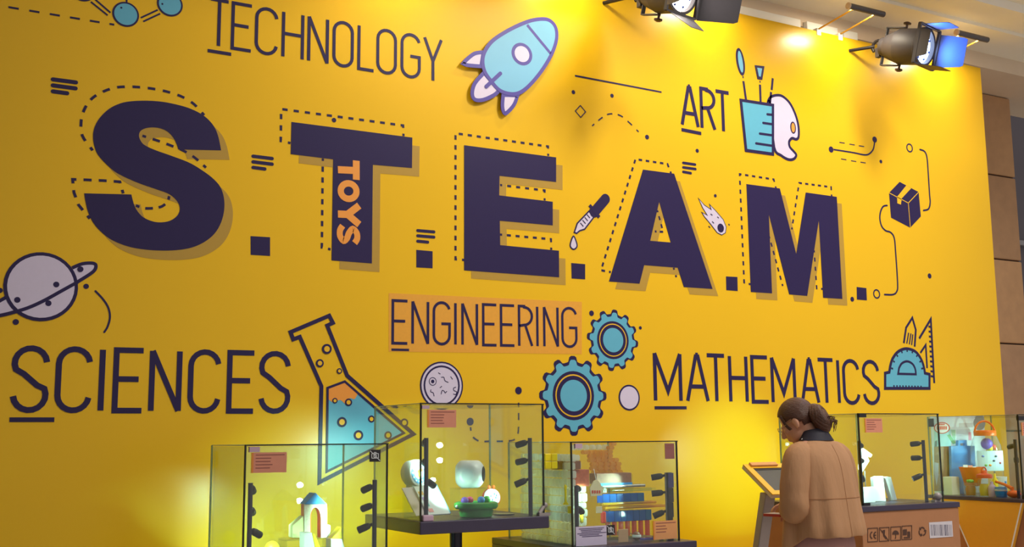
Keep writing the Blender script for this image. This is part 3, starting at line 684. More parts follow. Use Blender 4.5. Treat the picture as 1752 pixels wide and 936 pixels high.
def glass_case(label, x0, x1, yb, z0, z1, yf=YF):
    t = thing('display_case', label, 'display case', ((x0+x1)/2, (yf+yb)/2, z0), 'glass display cases')
    T = .006
    MB().box((x0, yf, z0), (x1, yf+T, z1-T)).build('glass_pane', GLASS, t)
    MB().box((x0, yb-T, z0), (x1, yb, z1-T)).build('glass_pane', GLASS, t)
    MB().box((x0, yf+T, z0), (x0+T, yb-T, z1-T)).build('glass_pane', GLASS, t)
    MB().box((x1-T, yf+T, z0), (x1, yb-T, z1-T)).build('glass_pane', GLASS, t)
    MB().box((x0, yf, z1-T), (x1, yb, z1)).build('glass_pane', GLASS, t)
    e = .0045
    for x in (x0, x1): MB().box((x-e, yf-.0005, z0), (x+e*.4, yf+T+.001, z1)).build('corner_seam', SEAM, t); MB().box((x-e*.8, yb-T, z0), (x+e*.8, yb+.001, z1)).build('corner_seam', SEAMG, t)
    MB().box((x0-e, yf-.001, z1-.002), (x1+e, yf+T, z1+.003)).build('top_seam', SEAM, t); MB().box((x0, yb-T, z1), (x1, yb+.001, z1+.002)).build('top_seam', SEAMG, t)
    for x in (x0, x1): MB().box((x-e*.6, yf+T, z1-.001), (x+e*.6, yb-T, z1+.002)).build('top_seam', SEAMG, t)
    return t
def plinth(label, x0, x1, y0, y1, z1, mt, slab=.03, over=.0):
    t = thing('plinth', label, 'plinth', ((x0+x1)/2, (y0+y1)/2, 0), None)
    MB().box((x0, y0, 0), (x1, y1, z1-slab)).build('body', mt, t, bev=.004)
    MB().box((x0-over, y0-over, z1-slab), (x1+over, y1+over, z1)).build('top_slab', SLAB, t, bev=.003)
    return t

# ---- case 1 (left): building blocks
k1 = Crop(340, 740, 4.775); Z1 = .90
plinth('low dark plinth under the leftmost glass case', 1.20, 1.89, -1.36, -.72, Z1, SLAB)
case1 = glass_case('leftmost glass display case, holding a toy block castle', 1.252, 1.837, -.80, Z1, 1.382)
lamp_rod(case1, 1.285, YF+.04, Z1, k1.q(440,415,YF).z, [k1.q(440,y,YF).z for y in (440,625,795)], 1, tilt=-.34)
lamp_rod(case1, 1.798, YF+.04, Z1, k1.q(1450,390,YF).z, [k1.q(1450,y,YF).z for y in (430,590,748)], -1, tilt=-.36, dirxy=(.36, .93))
A, B = k1.q(430,165,YF), k1.q(715,325,YF); sticker(case1, ((A.x, A.z), (B.x, B.z)), YF-.001, STICK)
A, B = k1.q(413,118,YF), k1.q(497,160,YF); MB().box((A.x, YF-.004, B.z), (B.x, YF+.01, A.z)).build('corner_clip', LILAC, case1)
A, B = k1.q(1393,240,YF), k1.q(1483,240,YF); no_photo(case1, A.x, A.z, B.x-A.x, YF-.001)
YB = -1.03
def k1q(x, y, Y=YB): return k1.q(x, y, Y)
zr = k1q(950, 862).z
ris = thing('acrylic_riser', 'low clear acrylic riser under the block castle', 'riser', (k1q(860, 900).x, YB, Z1))
rx0, rx1 = k1q(705, 900).x, k1q(1080, 900).x
MB().box((rx0, YB-.008, zr-.006), (rx1, YB+.09, zr)).build('shelf', ACRYL, ris)
for x in (rx0, rx1-.006): MB().box((x, YB-.008, Z1), (x+.006, YB+.09, zr-.006)).build('side', ACRYL, ris)
SPECK = mat('orange_speckled_white', (250, 226, 200), .5, var=.3, scale=160)
OR = mat('toy_orange', (238, 104, 28), .4); BL = mat('toy_blue', (40, 150, 228), .4); YT = mat('toy_yellow', (250, 222, 40), .4); WT_ = mat('toy_white', (240, 244, 232), .4); PALE = mat('toy_pale_yellow', (240, 240, 170), .4)
def block(name, label, outline, Y, dep, mt, grp='toy building blocks', bev=.003, side=None):
    pts = [k1q(x, y, Y) for x, y in outline]
    pts = [(p.x, Y, p.z) for p in pts]; mb = MB(); mb.prism(pts, (0, dep, 0)); o0 = (sum(p[0] for p in pts)/len(pts), Y+dep/2, min(p[2] for p in pts))
    return tag(mb.build(name, mt, org=o0, bev=bev), label, 'toy block', grp)
archo = [(865,860),(865,588),(1045,588),(1045,860),(1000,860)]+[(1000-45*(1-math.cos(PI*i/10)), 700-88*math.sin(PI*i/10)) for i in range(11)][0:]+[(912,860)]
ar = thing('arch_block', 'white and orange arch block holding up the blue roof', 'toy block', tuple(k1q(955,860)+Vector((0,.035,0))), 'toy building blocks')
pts = [k1q(x, y) for x, y in archo]; MB().prism([(p.x, YB, p.z) for p in pts], (0, .008, 0)).build('speckled_face', SPECK, ar)
MB().prism([(p.x+.006, YB+.008, p.z) for p in pts], (0, .055, 0)).build('orange_body', OR, ar)
block('roof_block', 'blue triangular roof block on the arch', [(868,587),(955,492),(1050,587)], YB-.004, .075, BL)
block('slope_block', 'pale yellow slope block left of the arch', [(765,861),(765,760),(858,680),(861,861)], YB+.005, .05, PALE)
block('cube_block', 'small white block at the right foot of the arch', [(1047,861),(1047,757),(1076,757),(1076,861)], YB+.005, .04, WT_)
block('wedge_block', 'white wedge block lying in front of the arch', [(862,950),(862,818),(925,818),(952,950)], -1.13, .06, WT_)
block('wedge_block', 'yellow wedge block lying in front of the arch', [(953,950),(927,820),(950,828),(1000,950)], -1.13, .06, YT)
block('triangle_block', 'upright yellow triangle block right of the arch', [(1083,868),(1165,772),(1172,868)], -1.10, .05, YT)
block('triangle_block', 'white triangle block below the upright yellow triangle', [(1080,960),(1080,869),(1172,869),(1200,960)], -1.11, .06, WT_)
for o, zb in ((('wedge', 0), 0),): pass
c = k1q(600, 950, -1.12); tag(MB().ball((0, 0, 0), .0305).build('toy_ball', YT, smooth=True, org=None), 'yellow toy ball beside the left lamp rod', 'ball').location = (c.x, -1.12, c.z)
st = thing('acrylic_stand', 'clear acrylic stand carrying the front wedge blocks', 'riser', (k1q(1000, 950, -1.12).x, -1.1, Z1))
zt = k1q(950, 950, -1.13).z
MB().box((k1q(850,950,-1.13).x, -1.15, Z1), (k1q(1210,950,-1.13).x, -1.04, zt-.001)).build('block', ACRYL, st)
st2 = MB().lathe((c.x, -1.12, Z1), (0, 0, 1), [(.02, 0), (.02, .003), (.008, .004), (.008, max(c.z-.03-Z1, .006))], 16).build('ball_stand', ACRYL, org=(c.x, -1.12, Z1)); tag(st2, 'small clear stand under the yellow toy ball', 'stand')

# ---- case 2 on a pedestal table
k2 = Crop(660, 700, 4.4556); Z2 = 1.066
t = thing('pedestal_table', 'dark square pedestal table under the round white robot toy', 'table', (2.28, -.98, 0))
MB().box((1.975, -1.318, Z2-.052), (2.59, -.72, Z2)).build('table_top', SLAB, t, bev=.004)
cxp = q(780, 930, -1.02).x
MB().lathe((cxp, -1.02, 0), (0, 0, 1), [(.028, .02), (.028, Z2-.07), (.05, Z2-.06), (.05, Z2-.052)], 20).build('column', BLACK, t, True); MB().box((cxp-.2, -1.22, 0), (cxp+.2, -.82, .02)).build('foot_plate', BLACK, t, bev=.004)
case2 = glass_case('tallest glass display case, on the dark pedestal table', 1.987, 2.576, -.80, Z2, 1.547)
lamp_rod(case2, 2.028, YF+.04, Z2, k2.q(298,220,YF).z, [k2.q(298,y,YF).z for y in (235,390,540)], 1, tilt=-.24, dirxy=(.32, .94))
lamp_rod(case2, 2.53, YF+.04, Z2, k2.q(1118,220,YF).z, [k2.q(1118,y,YF).z for y in (245,385,530)], -1, tilt=-.24)
A, B = k2.q(315,5,YF), k2.q(535,140,YF); sticker(case2, ((A.x, A.z), (B.x, B.z)), YF-.001, STICK)
A, B = k2.q(275,-28,YF), k2.q(330,-2,YF); MB().box((A.x, YF-.004, B.z), (B.x, YF+.01, A.z)).build('corner_clip', LILAC, case2)
A, B = k2.q(285,815,YF-.01), k2.q(365,850,YF-.01); MB().box((A.x, YF-.012, Z2), (B.x, YF+.02, Z2+.025)).build('corner_clip', LILAC, case2, bev=.004)
mb = MB().box((2.545, YF-.01, Z2), (2.60, YF+.015, Z2+.012)); mb.tube([(2.55, YF, Z2+.01), (2.585, YF+.01, Z2+.05)], .009); mb.ball((2.585, YF+.01, Z2+.045), .013, 10, 6); mb.build('hinge', GREY, case2, True)
# clock toy
cc = k2.q(250, 485, -1.06); rr = .056
dv = Vector((.35, -.93, .08)).normalized()
t = thing('clock_toy', 'round white dial toy with blue face and yellow pointer', 'toy', (cc.x, cc.y+.02, cc.z-rr-.03))
MB().lathe(cc-dv*.062, dv, [(rr*.86, 0), (rr*1.0, .01), (rr*1.04, .05), (rr*1.0, .064), (rr*.86, .066), (rr*.84, .06)], 32).build('shell', WHITE, t, True)
up = Vector((0, 0, 1)); up = (up-dv*up.dot(dv)).normalized(); sd = dv.cross(up)
MB().lathe(cc-dv*.001, dv, [(rr*.85, 0), (rr*.85, .002)], 32).build('dial', mat('dial_blue', (70, 140, 200), .4), t)
MB().lathe(cc+dv*.0012, dv, [(rr*.5, 0), (rr*.5, .002)], 28).build('inner_dial', mat('dial_pale', (170, 215, 240), .4), t)
for i in range(12):
    a = 2*PI*i/12; MB().lathe(cc+(up*math.cos(a)+sd*math.sin(a))*rr*.68+dv*.002, dv, [(.0042, 0), (.0042, .0015)], 10).build('number_dot', WHITE, t)
MB().tube([cc+dv*.006-up*.02, cc+dv*.006+up*.004, cc+dv*.006+up*.012+sd*.004], [.006, .008, .010], 10).build('pointer', YT, t, True); MB().ball(cc+dv*.006-sd*.014+up*.012, .008, 10, 8).build('pointer_tip', OR, t, True)
MB().box((cc.x-.035, cc.y, cc.z-rr-.03), (cc.x+.035, cc.y+.06, cc.z-rr+.006)).build('foot', WHITE, t, bev=.006)
st = MB().box((cc.x-.045, cc.y-.005, Z2), (cc.x+.045, cc.y+.07, cc.z-rr-.0305)).build('acrylic_block', ACRYL, org=(cc.x, cc.y+.03, Z2)); tag(st, 'clear acrylic block under the dial toy', 'riser')
# slanted boxes
def slant(label, quad, Y0, Y1, th, mt, name='game_board', extra=None):
    tl, tr, br, bl = [k2.q(x, y, Y) for (x, y), Y in zip(quad, (Y1, Y1, Y0, Y0))]
    n = (tr-tl).cross(bl-tl).normalized(); n = -n if n.y > 0 else n
    root = thing(name, label, 'game', tuple((bl+br)/2-n*0), 'slanted game boards')
    MB().prism([tl, tr, br, bl], -n*th).build('panel', mt, root, bev=.002)
    if extra: extra(root, tl, tr, br, bl, n)
    return root
def grid(root, tl, tr, br, bl, n):
    cols = [mat('pastel_%d' % i, c_, .5) for i, c_ in enumerate([(250, 200, 120), (190, 160, 230), (120, 210, 200), (250, 170, 170)])]
    for i in range(4):
        u, v = .06+.05*(i % 2), .2+.2*i
        p = tl.lerp(tr, u).lerp(bl.lerp(br, u), v); p2 = tl.lerp(tr, u+.2).lerp(bl.lerp(br, u+.2), v); p3 = tl.lerp(tr, u+.2).lerp(bl.lerp(br, u+.2), v+.12); p4 = tl.lerp(tr, u).lerp(bl.lerp(br, u), v+.12)
        MB().prism([p+n*.0005, p2+n*.0005, p3+n*.0005, p4+n*.0005], n*.001).build('picture_square', cols[i], root)
    MB().prism([tr.lerp(tl, .03)+n*.001, tr+n*.001, br+n*.001, br.lerp(bl, .03)+n*.001], n*.001).build('blue_edge', mat('edge_blue', (90, 190, 225), .4), root)
slant('white slanted game board with pastel picture squares', ((212,590),(385,570),(497,795),(322,806)), -1.225, -1.1, .008, WHITE, extra=grid)
slant('clear pink-edged slanted sheet behind the white game board', ((122,600),(205,592),(315,800),(232,815)), -1.21, -1.085, .006, mat('pale_pink_board', (222, 206, 214), .4))
# robot ball
cb = k2.q(640, 495, -1.08); Rb = .064
t = thing('robot_toy', 'white rounded cube robot toy with black side disc', 'toy', (cb.x, cb.y, cb.z-Rb))
bm = bmesh.new(); bmesh.ops.create_uvsphere(bm, u_segments=40, v_segments=24, radius=Rb*1.12)
for v in bm.verts:
    for i in range(3): v.co[i] = max(-Rb*.93, min(Rb*.93, v.co[i]))
me = bpy.data.meshes.new('shell'); bm.to_mesh(me); bm.free(); me.materials.append(WHITE); me.polygons.foreach_set('use_smooth', [True]*len(me.polygons))
o = bpy.data.objects.new('shell', me); COL.objects.link(o); o.parent = t; o.location = cb-Vector(t['_o']); o.rotation_euler[2] = -.64; o['_o'] = t['_o']
d3, d4 = Vector((.802, -.597, 0)), Vector((-.597, -.802, 0))
MB().lathe(cb+d3*Rb*.92, d3, [(.030, 0), (.033, .002), (.033, .005), (.026, .007), (.024, .004)], 28).build('side_disc', DARK, t, True)
MB().lathe(cb+d4*Rb*.928, d4, [(.024, 0), (.026, .001), (.026, .002)], 28).build('front_disc', mat('front_disc_white', (226, 236, 242), .3), t, True)
zst = cb.z-Rb*.93
st = thing('acrylic_riser', 'clear acrylic riser lifting the white robot toy', 'riser', (cb.x, cb.y, Z2))
MB().box((cb.x-.07, cb.y-.035, zst-.005), (cb.x+.07, cb.y+.055, zst-.0005)).build('shelf', ACRYL, st)
for s in (-.07, .065): MB().box((cb.x+s, cb.y-.035, Z2), (cb.x+s+.005, cb.y+.055, zst-.005)).build('side', ACRYL, st)
# red and white drum
cdm = k2.q(812, 670, -1.12); dv2 = Vector((-.15, -.96, .25)).normalized()
t = thing('drum_toy', 'round white face toy with red rim behind the green bowl', 'toy', (cdm.x, cdm.y+.02, Z2))
RED = mat('toy_red', (222, 62, 40), .4)
MB().lathe(cdm-dv2*.022, dv2, [(.034, 0), (.042, .004), (.042, .014), (.038, .017)], 32).build('rim', RED, t, True)
MB().lathe(cdm-dv2*.005, dv2, [(.036, 0), (.038, .003), (.034, .007), (.01, .009)], 32).build('face', WHITE, t, True)
for s in (-.012, .01): MB().ball(cdm+Vector((s, .006, .043)), (.008, .006, .009), 10, 8).build('ear', OR, t, True)
for p in ((-.01,.004),(.008,.012),(.014,-.004),(-.002,-.012),(.018,.006)): MB().ball(cdm+Vector((p[0], -.004, p[1]))+dv2*.004, (.0025, .002, .005), 8, 6).build('mark', BL, t, True)
MB().box((cdm.x-.02, cdm.y+.0, Z2), (cdm.x+.02, cdm.y+.03, cdm.z-.036)).build('stand', ACRYL, t)
# green bowl and balls
gb = k2.gz(688, 822, Z2); GRN = mat('toy_green', (52, 150, 70), .35)
yb_ = -1.2; bx_ = k2.q(688, 760, yb_); rim_z = k2.q(688, 725, yb_).z; rad = (k2.q(850,725,yb_).x-k2.q(527,725,yb_).x)/2*.93
t = thing('green_bowl', 'green toy bowl with a thick rounded rim', 'bowl', (bx_.x, yb_, Z2))
hb = rim_z-Z2
MB().lathe((bx_.x, yb_, Z2), (0, 0, 1), [(rad*.62, 0), (rad*.72, .004), (rad*.78, hb*.5), (rad*.76, hb*.62), (rad*.92, hb*.66), (rad*1.0, hb*.85), (rad*.98, hb*1.1), (rad*.86, hb*1.2), (rad*.72, hb*1.12), (rad*.66, hb*.7), (.01, hb*.6)], 36).build('bowl_body', GRN, t, True)
MB().ball((bx_.x-rad*1.02, yb_-.01, Z2+hb*.9), .007, 10, 8).build('clasp', WHITE, t, True)
for (x, y), c_, lb in (((597,664),(120, 80, 190),'purple'), ((650,664),(206, 70, 110),'raspberry red'), ((722,664),(60, 120, 200),'blue'), ((780,668),(70, 160, 60),'bright green')):
    p = k2.q(x, y, yb_); p.y += .012 if x in (650, 780) else -.006
    tag(MB().ball((0, 0, 0), .0165, 18, 12).build('play_ball', mat('ball_'+lb.replace(' ', '_'), c_, .3), smooth=True), lb+' ball lying in the green bowl', 'ball', 'balls in the green bowl').location = (p.x, p.y, Z2+hb*1.12+.010)
pp = k2.gz(945, 805, Z2); o = MB().lathe((0, 0, 0), (0, 0, 1), [(.03, 0), (.045, .003), (.047, .006), (.042, .005), (.01, .004)], 32).build('grey_dish', mat('dish_grey', (150, 156, 140), .3, .3), smooth=True); o.location = (min(pp.x, 2.46), max(pp.y, -1.2), Z2); tag(o, 'flat grey dish right of the green bowl', 'dish')

# ---- case 3: clear and coloured blocks
k3 = Crop(860, 740, 4.775); Z3 = .925
plinth('dark plinth under the glass case of clear blocks', 2.66, 3.36, -1.36, -.66, Z3, SLAB)
case3 = glass_case('glass display case packed with clear and amber blocks', 2.722, 3.307, -.723, Z3, 1.38)
lamp_rod(case3, 2.765, YF+.035, Z3, k3.q(615,440,YF).z, [k3.q(615,y,YF).z for y in (450,610)], 1, pw=CASE_W*.25, dirxy=(.62, .75))
lamp_rod(case3, 3.268, YF+.035, Z3, k3.q(1350,330,YF).z, [k3.q(1350,y,YF).z for y in (350,490,640)], -1, GREY, pw=CASE_W*.3, dirxy=(.82, .55))
A, B = k3.q(1225,725,YF), k3.q(1425,865,YF); sticker(case3, ((A.x, A.z), (min(B.x, 3.303), B.z)), YF-.001, mat('tan_sticker', (226, 160, 104), .5), True, 4)
A, B = k3.q(848,840,YF), k3.q(915,840,YF); no_photo(case3, A.x, A.z, B.x-A.x, YF-.001)
A, B = k3.q(1322,90,YF), k3.q(1402,215,YF); sticker(case3, ((A.x, A.z), (B.x, B.z)), YF-.001, mat('brown_pink_label', (150, 96, 92), .5), False, 2, 'corner_label')
A, B = k3.q(595,772,YF), k3.q(850,960,YF)
nt_ = MB().box((A.x, YF-.002, max(B.z, Z3+.002)), (B.x, YF-.0005, A.z)).build('notice', mat('notice_lilac', (206, 196, 222), .6), case3)
for i, (u0, u1) in enumerate(((.1,.9),(.16,.86),(.18,.8),(.05,.98),(.12,.75),(.2,.85))):
    z = A.z-.006-.0068*i-.002; x = A.x+(B.x-A.x)*u0
    while x < A.x+(B.x-A.x)*u1:
        w_ = random.uniform(.002, .0045); MB().box((x, YF-.0028, z-.0036), (x+w_, YF-.001, z)).build('print_mark', mat('notice_ink', (92, 80, 120), .6), nt_); x += w_+.0012
A, B = k3.q(590,92,YF), k3.q(648,130,YF); MB().box((A.x, YF-.004, B.z), (B.x, YF+.01, A.z)).build('corner_clip', LILAC, case3)
bs = bpy.data.meshes.new('block_side')
def brick_mesh(dx, dy, dz, mt):
    mb = MB().box((-dx/2, -dy/2, 0), (dx/2, dy/2, dz)); o = mb.build('tmp', mt); me = o.data
    bm = bmesh.new(); bm.from_mesh(me); bmesh.ops.bevel(bm, geom=bm.edges[:], offset=.0042, segments=2, affect='EDGES'); bm.to_mesh(me); bm.free(); bpy.data.objects.remove(o); return me
BMS = [brick_mesh(.026, .0305, h-.002, CLEARB) for h in (.030, .036, .042)]; BMF = [brick_mesh(.029, .026, h-.002, CLEARB) for h in (.030, .036, .042)]
AMB = brick_mesh(.034, .03, .0188, AMBER)
def place(me, name, root, x, y, z):
    o = bpy.data.objects.new(name, me); COL.objects.link(o); o.parent = root; o.location = Vector((x, y, z))-Vector(root['_o']); return o
cw = thing('clear_block_wall', 'wall of stacked clear toy blocks behind the left glass', 'toy wall', (2.775, -1.0, Z3))
z = Z3; r = 0
while z < 1.335:
    hi = random.choice((0, 1, 2)); hh = (.030, .036, .042)[hi]
    if z+hh > 1.355: break
    for k in range(14):
        y = -1.225+k*.0335+(r % 2)*.008
        if random.random() < .06: continue
        place(BMS[hi], 'clear_block', cw, 2.772, y, z)
    z += hh+.0008; r += 1
cw2 = thing('clear_block_wall', 'narrow stack of clear toy blocks left of the amber steps', 'toy wall', (2.88, -1.05, Z3))
z = Z3; r = 0
while z < 1.30:
    hi = (1, 0, 2)[r % 3]; hh = (.030, .036, .042)[hi]
    for k in range(4 if z < 1.18 else 3): place(BMF[hi], 'clear_block', cw2, 2.835+k*.0315+(r % 2)*.006, -1.06, z)
    z += hh+.0008; r += 1
YA = -.98
am = thing('amber_block_steps', 'stepped stack of amber toy blocks in the middle case', 'toy wall', (k3.q(820,340,YA).x, YA, k3.q(820,342,YA).z))
rows = [(335,730,990),(305,715,985),(275,720,970),(245,700,950),(215,700,935),(190,650,915)]
zz = k3.q(820,342,YA).z
for i, (_, xa, xb) in enumerate(rows):
    a, e = k3.q(xa, 300, YA).x, k3.q(xb, 300, YA).x; n = max(1, int((e-a)/.0345))
    for k in range(n): place(AMB, 'amber_block', am, a+.017+k*.0348, YA, zz+i*.0195)
place(AMB, 'amber_block', am, k3.q(880,150,YA).x, YA, zz+6*.0195); place(AMB, 'amber_block', am, k3.q(915,110,YA).x-.012, YA, zz+7*.0195)
tc_ = brick_mesh(.027, .026, .025, CLEARB)
for k in range(6): place(tc_, 'clear_block', am, k3.q(600+k*52,150,YA).x+.004, YA+.032, zz+6*.0195)
st = MB().box((2.96, YA-.05, Z3), (k3.q(1000,300,YA).x+.01, YA+.05, zz-.0005)).build('acrylic_block', ACRYL, org=(3.05, YA, Z3)); tag(st, 'tall clear acrylic block under the amber steps', 'riser')
# yellow square tile of four
YS = -1.19
A, B = k3.q(345,172,YS), k3.q(452,298,YS)
t = thing('yellow_window_block', 'bright yellow four-square block among the clear blocks', 'toy block', ((A.x+B.x)/2, YS, B.z))
for i in range(2):
    for j in range(2):
        w_, h_ = (B.x-A.x)/2, (A.z-B.z)/2; MB().box((A.x+i*w_+.0008, YS, B.z+j*h_+.0008), (A.x+(i+1)*w_-.0008, YS+.015, B.z+(j+1)*h_-.0008)).build('square', mat('bright_yellow_block', (255, 226, 20), .3, emit=.0), t, bev=.003)
def k3box(name, label, cat, x0, y0, x1, y1, Y, dep, mt, grp='goods in the block case', bev=.002, zb=None):
    a, e = k3.q(x0, y0, Y), k3.q(x1, y1, Y); z0 = e.z if zb is None else zb
    return tag(MB().box((a.x, Y, z0), (e.x, Y+dep, a.z)).build(name, mt, org=((a.x+e.x)/2, Y+dep/2, z0), bev=bev), label, cat, grp)
BRW = mat('brown_package', (128, 74, 44), .5, var=.2, scale=60); DKP = mat('dark_print_package', (60, 40, 50), .5, var=.5, scale=50); ORP = mat('orange_print_package', (190, 92, 62), .5, var=.4, scale=70)
k3box('flat_package', 'brown flat package resting on clear blocks', 'package', 455, 235, 640, 300, -1.16, .06, BRW)
k3box('printed_package', 'orange and black printed package below the brown package', 'package', 580, 305, 710, 440, -1.15, .05, ORP)
pk = k3box('printed_package', 'wide brown printed box on a blue base under amber steps', 'package', 765, 335, 1055, 415, -1.1, .06, mat('photo_print_brown', (150, 96, 70), .5, var=.5, scale=45))
a, e = k3.q(800,415,-1.105), k3.q(1060,432,-1.105); MB().box((a.x, -1.105, e.z), (e.x, -1.04, a.z-.0002)).build('blue_base', BL, pk)
def rods(name, label, y0, y1, xs, mt, n, xe, r):
    a = k3.q(xs, (y0+y1)/2, -1.1); e = k3.q(xe, (y0+y1)/2, -1.1); t = thing(name, label, 'toy parts', ((a.x+e.x)/2, -1.1, a.z-r), 'stacked rods in the block case')
    for k in range(n): MB().tube([(a.x, -1.1+k*r*2.1, a.z), (e.x-(k % 2)*.01, -1.1+k*r*2.1, a.z)], r, 14).build('rod', mt, t, True)
SIL = mat('silver_tube', (190, 184, 176), .25, .8)
rods('tube_bundle', 'silver tubes under the blue-based printed box', 432, 455, 812, SIL, 3, 1160, .0075)
rods('tube_bundle', 'long clear tubes above the upper blue bar', 466, 490, 815, ACRYL, 3, 1245, .0075)
rods('tube_bundle', 'amber glass tubes above the lower blue bar', 575, 598, 815, AMBER, 3, 1250, .007)
rods('tube_bundle', 'thin amber tubes lying on the lower blue bar', 606, 632, 840, AMBER, 3, 1330, .007)
def bar(label, x0, y0, x1, y1, mt, n):
    a, e = k3.q(x0, y0, -1.1), k3.q(x1, y1, -1.1); t = thing('block_row', label, 'toy wall', ((a.x+e.x)/2, -1.08, e.z), 'block rows in the block case'); w_ = (e.x-a.x)/n
    for k in range(n): MB().box((a.x+k*w_+.0008, -1.1, e.z), (a.x+(k+1)*w_-.0008, -1.05, a.z)).build('block', mt, t, bev=.003)
bar('upper row of blue glass blocks', 815, 505, 1160, 566, BLUEB, 6); bar('lower row of blue glass blocks', 860, 645, 1220, 715, BLUEB, 7)
t = thing('red_block_row', 'row of upright red-orange glass cylinders', 'toy wall', (k3.q(1040,840,-1.1).x, -1.08, k3.q(1040,842,-1.1).z))
for k in range(7):
    a = k3.q(880+k*54, 842, -1.1); e = k3.q(880+k*54, 717, -1.1); MB().lathe((a.x, -1.08, a.z), (0, 0, 1), [(.0115, 0), (.0118, .001), (.0118, e.z-a.z-.001), (.011, e.z-a.z)], 14).build('cylinder', REDB, t, True)
zt_ = k3.q(1040,842,-1.1).z
tag(MB().box((2.95, -1.12, Z3), (3.25, -1.04, zt_-.0005)).build('acrylic_block', ACRYL, org=(3.1, -1.08, Z3)), 'low clear acrylic block under the red cylinders', 'riser')
CREAMT = mat('cream_tag', (240, 226, 190), .6); 
A = k3.q(765,395,-1.24); t = thing('swing_tag', 'cream price tag hanging before the clear blocks', 'tag', (A.x, -1.24, k3.q(765,520,-1.24).z))
MB().prism([k3.q(x, y, -1.24) for x, y in ((745,395),(765,388),(785,398),(817,450),(812,515),(722,520),(713,455))], (0, .004, 0)).build('card', CREAMT, t)
for k in range(4): MB().prism([k3.q(x, y, -1.2405) for x, y in ((728+k*19,475),(740+k*19,472),(742+k*19,496),(730+k*19,500))], (0, -.001, 0)).build('red_mark', RED, t)
MB().tube([k3.q(765,395,-1.238), k3.q(745,300,-1.2)], .0015, 6).build('string', WHITE, t)
k3box('small_tag', 'small cream square tag beside the red piece', 'tag', 765, 605, 815, 658, -1.22, .004, CREAMT)
k3box('red_piece', 'small red upright toy piece left of the lower blue row', 'toy', 815, 648, 850, 742, -1.18, .02, RED, bev=.006)
t = thing('yellow_figure', 'yellow pillar figure among the clear blocks', 'toy', tuple(k3.q(515,590,-1.225)), 'yellow pieces among the clear blocks')
pA, pB = k3.q(515,590,-1.225), k3.q(505,425,-1.225)
MB().lathe((pA.x, -1.225, pA.z), (0, 0, 1), [(.013, 0), (.012, .006), (.006, .012), (.0045, .02), (.0055, (pB.z-pA.z)*.8), (.008, (pB.z-pA.z)*.9), (.002, pB.z-pA.z)], 16).build('pillar', YT, t, True)
for lb, x0, y0, x1, y1 in (('orange-yellow chip below the yellow pillar figure', 540, 602, 570, 662), ('upright yellow stick left of the small cream tag', 640, 645, 664, 740)): k3box('yellow_piece', lb, 'toy', x0, y0, x1, y1, -1.21, .015, YT, 'yellow pieces among the clear blocks', .005)
k3box('tan_card', 'upright tan card standing right of the notice', 'card', 945, 792, 1030, 960, -1.24, .004, mat('tan_card', (206, 160, 124), .6), zb=Z3)
A = k3.q(1095,845,-1.2); t = thing('striped_ball', 'brown and white striped ball beside the tan card', 'ball', (A.x, -1.2, Z3))
MB().ball((A.x, -1.2, A.z), .0205, 20, 12).build('ball', mat('stripe_brown', (120, 66, 44), .4), t, True); MB().lathe((A.x, -1.2, A.z-.006), (0, 0, 1), [(.0205, 0), (.0213, .004), (.0213, .008), (.0200, .012)], 24).build('white_band', WHITE, t, True); MB().lathe((A.x, -1.2, Z3), (0, 0, 1), [(.012, 0), (.008, max(A.z-.0205-Z3, .004))], 14).build('stand', ACRYL, t)
k3box('purple_cube', 'glowing violet glass cube at the case floor', 'toy block', 1150, 862, 1240, 945, -1.2, .035, glass('violet_glass', (.5, .45, 1), 1.45, .1, .5, (.4, .35, .95)), zb=Z3, bev=.004)
for x, y, lb, c_ in ((1300,885,'teal',(40,170,150)), (1388,885,'grey',(150,150,158)), (330,890,'dark green',(30,150,90)), (465,905,'leaf green',(60,170,80))):
    p = k3.q(x, y, -1.21); 
    if p.x < 2.80: p = k3.ax(x, y, 2.80)
    tag(MB().ball((0, 0, 0), .0135, 14, 10).build('glass_bead', mat('bead_'+lb.replace(' ', '_'), c_, .15), smooth=True), lb+' round bead on the floor of the block case', 'bead', 'beads in the block case').location = (p.x, max(p.y, -1.27), Z3+.0135)
dv_ = thing('sample_strip', 'narrow black strip of sample pictures right of grey rod', 'display strip', (3.285, YF+.02, k3.q(1390,692,YF).z))
for i, (y0, y1, c_) in enumerate(((332,450,(70,62,120)), (455,570,(54,44,44)), (575,692,(36,28,34)))):
    a, e = k3.q(1367, y0, YF), k3.q(1412, y1, YF); MB().box((a.x, YF+.012, e.z), (e.x, YF+.02, a.z)).build('picture', mat('strip_%d' % i, c_, .3, var=.4, scale=60), dv_)
a, e = k3.q(1364, 328, YF), k3.q(1414, 696, YF); MB().box((a.x, YF+.0205, Z3), (e.x, YF+.026, a.z)).build('backing', DARK, dv_)

